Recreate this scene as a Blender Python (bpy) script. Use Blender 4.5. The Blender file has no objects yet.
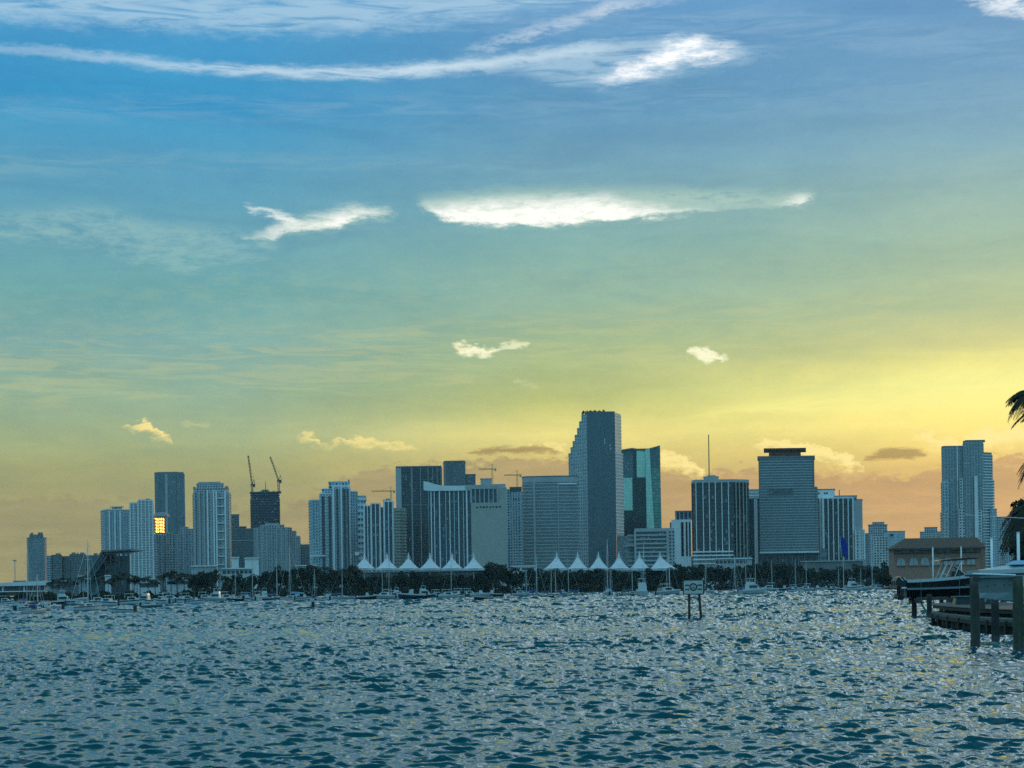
import bpy, bmesh, math, random
import numpy as np
from mathutils import Vector

R = math.radians
rng = random.Random(11)
F, HY, CH = 1593.0, 591.0, 2.8          # focal length in pixels, horizon row at the middle, eye height in metres
ROLL = 0.0148                            # the camera is rolled by this angle (radians)
scene = bpy.context.scene
COL = scene.collection

# ------------------------------------------------------------------ camera
cam_data = bpy.data.cameras.new("camera")
cam = bpy.data.objects.new("camera", cam_data)
COL.objects.link(cam)
cam.location = (0, 0, CH)
cam.rotation_euler = (R(90), ROLL, 0)
cam_data.sensor_width = 36.0
cam_data.lens = F / 1024 * 36
cam_data.shift_y = (HY - 384) / 1024
cam_data.clip_start = 0.2
cam_data.clip_end = 30000
scene.camera = cam

# ------------------------------------------------------------------ exposure
scene.render.engine = 'CYCLES'
vs = scene.view_settings
vs.view_transform = 'Standard'
vs.look = 'None'
vs.exposure = 0.0
vs.gamma = 1.0
vs.use_curve_mapping = False
scene.cycles.max_bounces = 6
scene.cycles.diffuse_bounces = 2
scene.cycles.glossy_bounces = 3
scene.cycles.transparent_max_bounces = 8
scene.cycles.use_denoising = False

SUN_AZ, SUN_EL = 26.0, 6.5
SKY_STRENGTH = 0.1

def s2l(c):
    c = c / 255.0
    return c / 12.92 if c <= 0.04045 else ((c + 0.055) / 1.055) ** 2.4
def rgb(r, g, b, k=1.0):
    return (s2l(r) * k, s2l(g) * k, s2l(b) * k)

# ------------------------------------------------------------------ sky
world = bpy.data.worlds.new("World")
scene.world = world
world.use_nodes = True
W = world.node_tree
W.nodes.clear()
def wn(t, **kw):
    n = W.nodes.new(t)
    for k, v in kw.items():
        setattr(n, k, v)
    return n
def wl(a, b):
    W.links.new(a, b)
def M(op, a, b=None, c=None, clamp=False):
    n = wn('ShaderNodeMath', operation=op, use_clamp=clamp)
    for i, v in enumerate((a, b, c)):
        if v is None:
            continue
        if isinstance(v, (int, float)):
            n.inputs[i].default_value = v
        else:
            wl(v, n.inputs[i])
    return n.outputs[0]
def SMOOTH(v, lo, hi):
    n = wn('ShaderNodeMapRange', interpolation_type='SMOOTHSTEP')
    n.inputs[1].default_value, n.inputs[2].default_value = lo, hi
    wl(v, n.inputs[0])
    return n.outputs[0]
def MIX(f, a, b, blend='MIX'):
    n = wn('ShaderNodeMix', data_type='RGBA', blend_type=blend, clamp_factor=True)
    for i, v in ((0, f), (6, a), (7, b)):
        if isinstance(v, (int, float)):
            n.inputs[i].default_value = v
        elif isinstance(v, tuple):
            n.inputs[i].default_value = (*v, 1) if len(v) == 3 else v
        else:
            wl(v, n.inputs[i])
    return n.outputs[2]

tc = wn('ShaderNodeTexCoord')
sep = wn('ShaderNodeSeparateXYZ'); wl(tc.outputs['Generated'], sep.inputs[0])
AZ = M('MULTIPLY', M('ARCTAN2', sep.outputs[0], sep.outputs[1]), 180 / math.pi)     # degrees, 0 at +Y, + to +X
EL0 = M('MULTIPLY', M('ARCSINE', M('MINIMUM', M('MAXIMUM', sep.outputs[2], -1.0), 1.0)), 180 / math.pi)
EL = M('MAXIMUM', EL0, 0.0)

def dirdeg(px, py):
    px, py = px + (HY - py) * ROLL, py + (px - 512) * ROLL
    a = math.atan((px - 512) / F)
    return math.degrees(a), math.degrees(math.atan((HY - py) / F * math.cos(a)))
E_OF = lambda py, px=512: math.degrees(math.atan((HY - py - (px - 512) * ROLL) / F))

def ramp(stops):
    """stops: [(elevation in degrees, linear rgb)], read over sqrt(E/90)"""
    n = wn('ShaderNodeValToRGB')
    n.color_ramp.interpolation = 'LINEAR'
    els = n.color_ramp.elements
    while len(els) < len(stops):
        els.new(0.5)
    for e, (d, c) in zip(els, sorted(stops, key=lambda s: s[0])):
        e.position = math.sqrt(max(0, d) / 90)
    for e, (d, c) in zip(els, sorted(stops, key=lambda s: s[0])):
        e.color = (*[x / 2 for x in c], 1)
    wl(E01, n.inputs[0])
    return n.outputs[0]
E01 = M('SQRT', M('DIVIDE', EL, 90.0))
def high(k):          # unseen bright band added above the view for glints on water, deep blue beyond
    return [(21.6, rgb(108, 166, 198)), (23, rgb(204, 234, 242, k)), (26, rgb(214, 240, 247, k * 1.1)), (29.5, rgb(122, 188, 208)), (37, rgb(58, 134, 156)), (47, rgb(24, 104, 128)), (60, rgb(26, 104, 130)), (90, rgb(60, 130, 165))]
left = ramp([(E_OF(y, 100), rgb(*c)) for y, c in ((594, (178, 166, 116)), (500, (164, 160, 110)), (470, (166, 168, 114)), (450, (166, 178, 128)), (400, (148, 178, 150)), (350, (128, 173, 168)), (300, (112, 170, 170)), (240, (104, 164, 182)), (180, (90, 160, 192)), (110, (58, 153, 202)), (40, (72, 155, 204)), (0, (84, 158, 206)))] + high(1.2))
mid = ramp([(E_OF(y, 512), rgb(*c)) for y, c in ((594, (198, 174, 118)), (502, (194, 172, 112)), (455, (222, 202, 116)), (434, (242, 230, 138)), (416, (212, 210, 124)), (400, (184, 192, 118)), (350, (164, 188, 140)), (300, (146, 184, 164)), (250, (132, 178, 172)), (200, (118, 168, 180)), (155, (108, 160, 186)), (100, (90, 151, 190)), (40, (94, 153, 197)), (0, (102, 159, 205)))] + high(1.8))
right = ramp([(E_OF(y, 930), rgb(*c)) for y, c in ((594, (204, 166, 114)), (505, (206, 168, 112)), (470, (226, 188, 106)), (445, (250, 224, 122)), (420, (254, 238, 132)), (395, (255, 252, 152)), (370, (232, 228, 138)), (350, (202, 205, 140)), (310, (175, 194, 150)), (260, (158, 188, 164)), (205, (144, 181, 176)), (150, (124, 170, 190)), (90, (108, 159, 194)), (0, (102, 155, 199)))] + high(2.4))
EASTK = 1.5
away = ramp([(0, rgb(104, 166, 188, EASTK)), (6, rgb(100, 170, 194, EASTK)), (20, rgb(94, 168, 200, EASTK)), (40, rgb(112, 180, 210, EASTK)), (60, rgb(170, 215, 240, EASTK)), (90, rgb(170, 210, 240))])
fl = M('DIVIDE', M('ADD', AZ, 9.5), 10.5, clamp=True)
fr = M('POWER', M('DIVIDE', AZ, 15.5, clamp=True), 1.45)
sky = MIX(fr, MIX(fl, left, mid), right)

# warped sky coordinates for the clouds
comb = wn('ShaderNodeCombineXYZ'); wl(AZ, comb.inputs[0]); wl(EL, comb.inputs[1])
def noise(sx, sy, detail=4, rough=0.55, dist=0.0, off=0.0):
    mp = wn('ShaderNodeMapping'); mp.inputs['Scale'].default_value = (sx, sy, 1); mp.inputs['Location'].default_value = (off, off * .7, off * .3)
    wl(comb.outputs[0], mp.inputs[0])
    n = wn('ShaderNodeTexNoise'); n.inputs['Scale'].default_value = 1; n.inputs['Detail'].default_value = detail
    n.inputs['Roughness'].default_value = rough; n.inputs['Distortion'].default_value = dist
    wl(mp.outputs[0], n.inputs['Vector'])
    return n.outputs[0]
n_soft = noise(.16, .9, 5, .6, .6, 3.1)
n_fine = noise(1.3, 3.2, 6, .62, .8, 7.7)
n_lump = noise(1.5, 2.4, 5, .6, .3, 1.3)
n_streak = noise(.35, 3.0, 5, .62, .9, 12.4)
n_wisp = noise(.55, 2.4, 7, .66, 1.3, 21.0)
n_grain = noise(9, 12, 2, .5, 0, 5.0)
A01n = wn('ShaderNodeMapRange', clamp=True)
A01n.inputs[1].default_value, A01n.inputs[2].default_value = -24, 24
wl(M('ADD', AZ, M('MULTIPLY', M('SUBTRACT', n_fine, .5), .9)), A01n.inputs[0])
A01 = A01n.outputs[0]
def curve(pts):
    n = wn('ShaderNodeFloatCurve')
    cm = n.mapping
    c = cm.curves[0]
    q = []
    for px, py in pts:
        a, e = dirdeg(px, py)
        q.append(((a + 24) / 48, max(0.0, e / 24)))
    q.sort()
    while len(c.points) < len(q):
        c.points.new(.5, .5)
    for p, (x, y) in zip(c.points, q):
        p.location = (x, y)
        p.handle_type = 'VECTOR' if len(q) < 3 else 'AUTO_CLAMPED'
    cm.use_clip = False
    cm.update()
    n.inputs[0].default_value = 1
    wl(A01, n.inputs[1])
    return M('MULTIPLY', n.outputs[0], 24.0)
def layer(base, upper, lower, col, alpha=1.0, su=.25, sl=.25, warp=(n_fine, .5), tex=None, tex_lo=.35, tex_hi=.62, tint=None):
    e = M('ADD', EL0, M('MULTIPLY', M('SUBTRACT', warp[0], .5), warp[1]))
    up, lo = curve(upper), curve(lower)
    d = M('MULTIPLY', SMOOTH(M('SUBTRACT', up, e), 0.0, su), SMOOTH(M('SUBTRACT', e, lo), 0.0, sl))
    if tex is not None:
        d = M('MULTIPLY', d, SMOOTH(tex, tex_lo, tex_hi))
    return MIX(M('MULTIPLY', d, alpha), base, tint if tint is not None else tuple(x / 2 for x in col))

gone = lambda px, py: ((px, py + 12), (px, py - 12))   # upper below lower: nothing there
# soft unevenness of the whole sky
sky = MIX(1.0, sky, MIX(SMOOTH(n_soft, .25, .75), (.91, .93, .95), (1.08, 1.06, 1.04)), 'MULTIPLY')
n_blot = noise(.8, 1.4, 5, .7, 0, 55.0)
sky = MIX(1.0, sky, MIX(SMOOTH(n_blot, .3, .7), (.95, .97, 1.0), (1.05, 1.03, 1.0)), 'MULTIPLY')
sky = MIX(1.0, sky, MIX(SMOOTH(n_grain, .2, .8), (.985, .985, .985), (1.015, 1.015, 1.015)), 'MULTIPLY')
# glow round the hidden sun
sx = M('DIVIDE', M('SUBTRACT', AZ, 20.0), 11.0); sy = M('DIVIDE', M('SUBTRACT', EL0, SUN_EL), 1.7)
glow = M('EXPONENT', M('MULTIPLY', M('ADD', M('MULTIPLY', sx, sx), M('MULTIPLY', sy, sy)), -1.0))
sky = MIX(M('MULTIPLY', glow, .3), sky, tuple(x / 2 for x in rgb(255, 240, 140, 1.05)))
n_edge = noise(1.0, 3.4, 8, .68, .15, 31.0)
n_puff = noise(1.9, 3.4, 6, .6, .2, 41.0)
# yellow bands of thin cloud
sky = layer(sky, [(600, 428), (690, 410), (760, 396), (860, 388), (1024, 382), (1090, 382)], [(600, 420), (690, 422), (780, 420), (900, 418), (1024, 414), (1090, 412)],
            rgb(255, 246, 146), .75, .4, .5, (n_streak, .6), n_streak, .3, .6)
sky = layer(sky, [(380, 446), (440, 430), (540, 418), (640, 418), (700, 424), (1090, 424)], [(380, 450), (440, 444), (540, 440), (640, 442), (700, 436), (720, 415)],
            rgb(234, 214, 122), .55, .4, .4, (n_streak, .6), n_streak, .35, .65)
# low bank of cloud above the city
bank_col = MIX(M('DIVIDE', M('ADD', AZ, 12.0), 24.0, clamp=True), tuple(x / 2 for x in rgb(154, 150, 110)), tuple(x / 2 for x in rgb(198, 158, 108)))
bank_col = MIX(1.0, bank_col, MIX(SMOOTH(n_soft, .3, .7), (.86, .86, .88), (1.1, 1.08, 1.04)), 'MULTIPLY')
bank_col = MIX(1.0, bank_col, MIX(SMOOTH(n_edge, .3, .7), (.93, .92, .93), (1.06, 1.05, 1.02)), 'MULTIPLY')
sky = layer(sky, [(-60, 498), (0, 495), (60, 494), (130, 498), (210, 508), (285, 503), (330, 480), (400, 462), (470, 458), (560, 454), (640, 462), (700, 470), (760, 462), (830, 468), (900, 472), (960, 460), (1024, 450), (1090, 445)],
            [(-60, 700), (1090, 700)], None, .82, .3, 1.0, (n_puff, 1.4), tint=bank_col)
sky = layer(sky, [(-60, 520), (0, 518), (90, 524), (170, 522), (260, 526), (330, 505), (420, 500), (1090, 500)], [(-60, 594), (1090, 594)], rgb(184, 170, 118), .3, .3, .5, (n_lump, .8), n_streak, .4, .7)
# sun-edged cumulus along its top
def pair(c):        # (px, centre row, half thickness)
    return [(x, y - h) for x, y, h in c], [(x, y + h) for x, y, h in c]
u, l = pair([(108, 430, -8), (124, 428, 5), (138, 427, 8), (152, 431, 9), (170, 440, 6), (184, 444, -8), (284, 440, -8), (298, 439, 5), (312, 439, 7), (326, 446, 4), (345, 442, 7), (366, 445, 7), (398, 446, 6), (418, 450, 4), (436, 452, -8),
            (505, 452, -8), (530, 450, 6), (560, 449, 7), (578, 452, -8), (644, 460, -9), (660, 460, 8), (676, 463, 9), (692, 470, 10), (704, 480, 6), (716, 480, -9), (742, 452, -9), (760, 447, 8), (790, 449, 9), (812, 455, 10), (835, 459, 10), (858, 468, 8), (880, 470, -6), (900, 440, -8), (920, 438, 8), (950, 446, 8), (985, 440, 11), (1024, 436, 13), (1090, 432, 13)])
sky = layer(sky, u, l, rgb(255, 232, 146, 1.05), 1.0, .16, .5, (n_puff, 1.15), n_puff, .22, .42)
u, l = pair([(690, 468, -8), (705, 470, 5), (740, 476, 6), (800, 472, 6), (850, 478, 7), (900, 478, 5), (940, 472, -6), (985, 470, 5), (1024, 466, 7), (1090, 462, 8)])
sky = layer(sky, u, l, rgb(240, 200, 122), .6, .2, .5, (n_puff, 1.2), n_edge, .36, .6)
# brown cloudlets
u, l = pair([(452, 452, -6), (470, 452, 4), (500, 450, 6), (540, 450, 6), (562, 453, 3), (575, 453, -6), (850, 456, -8), (868, 457, 5), (895, 454, 8), (920, 455, 7), (940, 458, -6)])
sky = layer(sky, u, l, rgb(146, 116, 68), .72, .2, .2, (n_edge, .7), n_edge, .2, .42)
# small bright puffs
u, l = pair([(440, 346, -9), (453, 346, 5), (470, 350, 8), (488, 352, 7), (500, 350, 5), (512, 345, 5), (531, 345, 5), (540, 346, -9), (678, 352, -9), (688, 353, 6), (704, 355, 9), (716, 357, 8), (726, 358, 5), (736, 358, -9)])
sky = layer(sky, u, l, rgb(250, 248, 206, 1.06), 1.0, .2, .26, (n_puff, .9), n_puff, .2, .38)
u, l = pair([(505, 384, -9), (516, 383, 5), (530, 384, 6), (540, 386, 3), (548, 386, -9), (170, 424, -9), (184, 424, 4), (210, 425, 4), (222, 426, -9)])
sky = layer(sky, u, l, rgb(206, 212, 154), .6, .2, .2, (n_puff, .6), n_edge, .3, .55)
# diffuse veils
sky = layer(sky, [(-60, 195), (0, 202), (90, 198), (150, 212), (230, 222), (300, 240), (1090, 240)], [(-60, 250), (0, 246), (90, 252), (140, 270), (200, 280), (260, 266), (300, 235), (320, 200)],
            rgb(152, 194, 192), .62, .5, .6, (n_edge, 1.0), n_edge, .34, .64)
sky = layer(sky, [(-60, 138), (100, 144), (300, 148), (500, 150), (700, 168), (1090, 190)], [(-60, 186), (100, 182), (300, 178), (500, 184), (700, 186), (1090, 180)],
            rgb(130, 176, 192), .45, .6, .6, (n_edge, 1.0), n_streak, .36, .64)
sky = layer(sky, [(-60, 290), (300, 250), (600, 240), (1090, 220)], [(-60, 380), (300, 350), (600, 340), (1090, 330)], rgb(166, 188, 158), .22, 1.0, 1.0, (n_edge, 1.2), n_edge, .42, .66)
sky = layer(sky, [(560, 300), (700, 290), (900, 280), (1090, 270)], [(560, 390), (700, 380), (900, 368), (1090, 360)], rgb(206, 204, 142), .3, .8, .8, (n_streak, 1.0), n_streak, .42, .66)
sky = layer(sky, [(-60, -40), (120, -30), (300, -30), (560, -30), (700, -40), (1090, -30)], [(-60, 26), (120, 38), (240, 44), (420, 38), (560, 20), (700, -16), (1090, -20)],
            rgb(168, 204, 228), .85, .6, .8, (n_edge, 1.2), n_streak, .28, .58)
sky = layer(sky, [(-60, 90), (200, 86), (500, 84), (760, 70), (1090, 60)], [(-60, 130), (200, 132), (500, 132), (760, 128), (1090, 120)], rgb(132, 174, 204), .4, .8, .8, (n_edge, 1.1), n_streak, .38, .66)
sky = layer(sky, [(480, 10), (700, -10), (860, 6), (1090, 20)], [(480, 40), (600, 50), (760, 56), (900, 66), (1090, 80)], rgb(142, 180, 210), .45, .8, .8, (n_edge, 1.2), n_streak, .36, .66)
n_in2 = noise(1.3, 4.2, 6, .66, .1, 71.0)
puff_col = MIX(SMOOTH(n_in2, .38, .6), tuple(x / 2 for x in rgb(206, 226, 240)), tuple(x / 2 for x in rgb(253, 254, 255, 1.1)))
# the long streak and its puff
sky = layer(sky, [(-60, 36), (0, 40), (90, 47), (180, 56), (300, 62), (420, 58), (520, 48), (600, 38), (690, 34), (1090, 34)], [(-60, 56), (0, 56), (90, 65), (180, 76), (300, 84), (420, 82), (520, 72), (600, 60), (690, 30), (720, 0)],
            rgb(216, 235, 246), .95, .45, .5, (n_edge, .6), n_streak, .2, .5)
sky = layer(sky, [(440, 64), (520, 46), (600, 34), (640, 28), (680, 26), (740, 34), (780, 40), (815, 46)], [(440, 74), (520, 84), (600, 98), (640, 96), (690, 84), (740, 72), (780, 60), (815, 40)],
            rgb(170, 204, 226), .75, .7, .8, (n_edge, .9), n_streak, .3, .6)
sky = layer(sky, [(560, 88), (590, 74), (620, 58), (650, 44), (668, 32), (690, 26), (712, 36), (740, 40), (756, 46), (800, 48), (812, 56)], [(560, 80), (590, 88), (620, 90), (650, 82), (668, 76), (690, 72), (712, 68), (740, 60), (756, 56), (800, 54), (812, 44)],
            None, 1.0, .7, .6, (n_edge, 1.1), n_edge, .24, .44, tint=puff_col)
sky = layer(sky, [(420, 70), (470, 42), (520, 24), (580, 6), (620, -8), (700, -12), (720, 20), (935, 10), (955, -6), (1000, -30), (1090, -60)], [(420, 50), (470, 58), (520, 46), (580, 28), (620, 16), (700, -2), (720, -20), (935, -20), (955, 2), (1000, 20), (1090, 38)],
            rgb(240, 248, 253), .9, .6, .6, (n_edge, .9), n_edge, .3, .56)
n_in = noise(1.6, 5.0, 6, .66, .1, 63.0)
wedge_col = MIX(SMOOTH(n_in, .3, .52), tuple(x / 2 for x in rgb(228, 238, 222)), tuple(x / 2 for x in rgb(255, 255, 246, 1.1)))
# the bright wedge and the wisps beside it
sky = layer(sky, [(220, 240), (246, 240), (266, 224), (290, 212), (330, 204), (356, 199), (396, 205), (404, 240), (406, 215), (416, 192), (446, 186), (520, 180), (620, 179), (700, 180), (760, 184), (790, 184), (806, 182), (818, 188), (828, 220)],
            [(220, 230), (246, 246), (266, 244), (290, 240), (330, 238), (356, 230), (396, 222), (404, 200), (406, 190), (416, 206), (446, 226), (520, 232), (620, 228), (700, 220), (760, 212), (790, 212), (806, 211), (818, 200), (828, 170)],
            rgb(178, 208, 194), .75, .6, .5, (n_edge, .8), n_edge, .26, .56)
u, l = pair([(234, 206, -9), (249, 207, 6), (262, 210, 7), (276, 216, 8), (292, 221, 8), (312, 222, -5)])
sky = layer(sky, u, l, rgb(250, 253, 244, 1.05), .95, .4, .3, (n_edge, .9), n_edge, .24, .48)
sky = layer(sky, [(228, 236), (240, 233), (262, 226), (284, 217), (300, 213), (330, 206), (356, 201), (380, 204), (396, 209), (404, 240), (408, 215), (418, 200), (446, 196), (520, 190), (600, 188), (640, 194), (700, 203), (750, 202), (780, 196), (800, 188), (810, 189), (820, 220)],
            [(232, 226), (242, 243), (262, 241), (284, 236), (300, 232), (330, 231), (356, 222), (380, 219), (394, 216), (402, 200), (408, 190), (418, 204), (446, 222), (520, 228), (600, 224), (640, 220), (700, 215), (750, 209), (780, 207), (800, 208), (810, 202), (820, 170)],
            None, 1.0, .75, .24, (n_edge, .85), n_edge, .16, .37, tint=wedge_col)

sky = MIX(SMOOTH(M('ABSOLUTE', AZ), 30.0, 75.0), sky, away)      # the sky behind the viewer is clear
nish = wn('ShaderNodeTexSky', sky_type='NISHITA', sun_disc=False)
nish.sun_elevation = R(SUN_EL); nish.sun_rotation = R(SUN_AZ)
nish.air_density = 1.0; nish.dust_density = 1.5; nish.ozone_density = 1.5
full = wn('ShaderNodeVectorMath', operation='SCALE'); wl(sky, full.inputs[0]); full.inputs['Scale'].default_value = 2.0 / SKY_STRENGTH
final = MIX(.03, full.outputs[0], nish.outputs[0])
bg = wn('ShaderNodeBackground'); bg.inputs['Strength'].default_value = SKY_STRENGTH
wl(final, bg.inputs['Color'])
wo = wn('ShaderNodeOutputWorld'); wl(bg.outputs[0], wo.inputs['Surface'])
world.cycles.sampling_method = 'MANUAL'
world.cycles.sample_map_resolution = 512

# ------------------------------------------------------------------ sun, low behind the city
sun_data = bpy.data.lights.new("sun", 'SUN')
sun_data.energy = 0.4
sun_data.angle = R(1.5)
sun_data.color = (1.0, .72, .38)
sun = bpy.data.objects.new("sun", sun_data)
COL.objects.link(sun)
sd = Vector((math.sin(R(SUN_AZ)) * math.cos(R(SUN_EL)), math.cos(R(SUN_AZ)) * math.cos(R(SUN_EL)), math.sin(R(SUN_EL))))
sun.rotation_euler = sd.to_track_quat('Z', 'Y').to_euler()
sun.location = (120, 300, 200)

# ================================================================== helpers
CUR = [512.0]                             # column of the thing being built: the rolled horizon passes it at HOR()
def HOR(px=None): return HY - ((CUR[0] if px is None else px) - 512) * ROLL
def wx(px, Y): return (px - 512 + (1.2 if Y > 1400 else .3)) / F * Y
def wz(py, Y): return CH + (HOR() - py) / F * Y
def dist(px, py): return CH * F / (py - HOR(px))
def shore(px): return 1000 + max(0, px - 150) * .45
def P(px, py, Y): return Vector((wx(px, Y), Y, wz(py, Y)))

class MB:
    """collects shapes that become one mesh"""
    def __init__(s):
        s.v, s.f, s.uv = [], [], []
    def add(s, vs, fs, uvs=None):
        o = len(s.v)
        s.v += [tuple(v) for v in vs]
        for i, f in enumerate(fs):
            s.f.append(tuple(o + k for k in f))
            s.uv.append(uvs[i] if uvs else None)
        return s
    def box(s, x0, x1, y0, y1, z0, z1):
        return s.add([(x0, y0, z0), (x1, y0, z0), (x1, y1, z0), (x0, y1, z0), (x0, y0, z1), (x1, y0, z1), (x1, y1, z1), (x0, y1, z1)],
                     [(3, 2, 1, 0), (4, 5, 6, 7), (0, 1, 5, 4), (1, 2, 6, 5), (2, 3, 7, 6), (3, 0, 4, 7)])
    def bar(s, a, b, w, h=None, up=(0, 0, 1)):
        a, b = Vector(a), Vector(b); h = h or w
        d = (b - a).normalized(); u = Vector(up)
        if abs(d.dot(u)) > .98: u = Vector((1, 0, 0))
        sd_ = d.cross(u).normalized() * (w / 2); u2 = sd_.cross(d).normalized() * (h / 2)
        vs = [p + i * sd_ + j * u2 for p in (a, b) for i, j in ((-1, -1), (1, -1), (1, 1), (-1, 1))]
        return s.add(vs, [(3, 2, 1, 0), (4, 5, 6, 7), (0, 1, 5, 4), (1, 2, 6, 5), (2, 3, 7, 6), (3, 0, 4, 7)])
    def tube(s, pts, rad, n=6, caps=True):
        pts = [Vector(p) for p in pts]
        if isinstance(rad, (int, float)): rad = [rad] * len(pts)
        vs, fs = [], []
        for i, p in enumerate(pts):
            d = (pts[min(i + 1, len(pts) - 1)] - pts[max(i - 1, 0)]).normalized()
            u = Vector((0, 0, 1)) if abs(d.z) < .95 else Vector((0, 1, 0))
            a = d.cross(u).normalized(); b = a.cross(d)
            for k in range(n):
                t = 2 * math.pi * k / n
                vs.append(p + (a * math.cos(t) + b * math.sin(t)) * rad[i])
        for i in range(len(pts) - 1):
            for k in range(n):
                fs.append((i * n + k, i * n + (k + 1) % n, (i + 1) * n + (k + 1) % n, (i + 1) * n + k))
        if caps:
            fs.append(tuple(range(n))[::-1]); fs.append(tuple((len(pts) - 1) * n + k for k in range(n)))
        return s.add(vs, fs)
    def prism(s, poly, z0, z1, bottom=True, z0s=None):
        """poly counter-clockwise in plan; walls carry a UV map in metres"""
        n = len(poly)
        vs = [(x, y, z0) for x, y in poly] + [(x, y, z1) for x, y in poly]
        fs, uvs, u = [], [], 0.0
        for i in range(n):
            j = (i + 1) % n
            l = math.hypot(poly[j][0] - poly[i][0], poly[j][1] - poly[i][1])
            fs.append((i, j, n + j, n + i)); uvs.append(((u, z0), (u + l, z0), (u + l, z1), (u, z1)))
            u += math.ceil(l / 3) * 3
        fs.append(tuple(n + i for i in range(n))); uvs.append(tuple((0.01, 0.01) for _ in range(n)))
        if bottom:
            fs.append(tuple(reversed(range(n)))); uvs.append(tuple((0.01, 0.01) for _ in range(n)))
        return s.add(vs, fs, uvs)
    def xz(s, pts, y0, y1):
        """polygon in the XZ plane (clockwise or not), extruded from y0 to y1"""
        a = sum(pts[i][0] * pts[(i + 1) % len(pts)][1] - pts[(i + 1) % len(pts)][0] * pts[i][1] for i in range(len(pts)))
        if a < 0: pts = pts[::-1]
        n = len(pts)
        vs = [(x, y0, z) for x, z in pts] + [(x, y1, z) for x, z in pts]
        fs = [tuple(range(n)), tuple(n + i for i in reversed(range(n)))] + [(i, n + i, n + (i + 1) % n, (i + 1) % n) for i in range(n)]
        uvs = [tuple((x, z) for x, z in pts), tuple((x, z) for x, z in reversed(pts))] + [((0, pts[i][1]), (y1 - y0, pts[i][1]), (y1 - y0, pts[(i + 1) % n][1]), (0, pts[(i + 1) % n][1])) for i in range(n)]
        return s.add(vs, fs, uvs)
    def mesh(s, name, mat=None, smooth=False, origin=(0, 0, 0)):
        me = bpy.data.meshes.new(name)
        ox, oy, oz = origin
        me.from_pydata([(x - ox, y - oy, z - oz) for x, y, z in s.v], [], s.f)
        if any(u is not None for u in s.uv):
            l = me.uv_layers.new(name="metres")
            flat = []
            for f, u in zip(s.f, s.uv):
                for k in range(len(f)):
                    flat += list(u[k]) if u is not None else [0.01, 0.01]
            l.data.foreach_set("uv", flat)
        if smooth:
            me.polygons.foreach_set("use_smooth", [True] * len(me.polygons))
        if mat: me.materials.append(mat)
        me.update()
        return me
    def obj(s, name, mat, parent=None, smooth=False, origin=None):
        if origin is None:
            origin = parent_world(parent) if parent else (0, 0, 0)
        o = bpy.data.objects.new(name, s.mesh(name, mat, smooth, origin))
        COL.objects.link(o)
        if parent: o.parent = parent
        else: o.location = origin
        return o
def parent_world(p):
    v = Vector((0, 0, 0))
    while p is not None:
        v += p.location; p = p.parent
    return tuple(v)
LABELS = {}
def tag(o, label, cat, group=None):
    o['label'] = label; o['category'] = cat
    if group: o['group'] = group
    assert label not in LABELS, ("same label", label)
    assert 4 <= len(label.split()) <= 16, (len(label.split()), label)
    LABELS[label] = o
    return o
def thing(name, label, cat, loc=(0, 0, 0), group=None, rz=0.0):
    if loc[1] > 1: CUR[0] = 512 + F * loc[0] / loc[1]
    o = bpy.data.objects.new(name, None)
    COL.objects.link(o)
    o.empty_display_size = 1
    o.location = loc; o.rotation_euler = (0, 0, rz)
    return tag(o, label, cat, group)
def part(name, mesh, parent, loc=(0, 0, 0), rot=(0, 0, 0), scale=(1, 1, 1)):
    o = bpy.data.objects.new(name, mesh)
    COL.objects.link(o); o.parent = parent
    o.location = loc; o.rotation_euler = rot; o.scale = scale
    return o
def dup(root, loc, rz, scale, label, group):
    r = root.copy(); COL.objects.link(r)
    r.location = loc; r.rotation_euler = (0, 0, rz); r.scale = scale
    tag(r, label, root['category'], group)
    for ch in list(root.children):
        c = ch.copy(); COL.objects.link(c); c.parent = r
        for g in list(ch.children):
            d = g.copy(); COL.objects.link(d); d.parent = c
    return r
def structure(o):
    o['kind'] = 'structure'; return o
def stuff(o):
    o['kind'] = 'stuff'; return o

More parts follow.
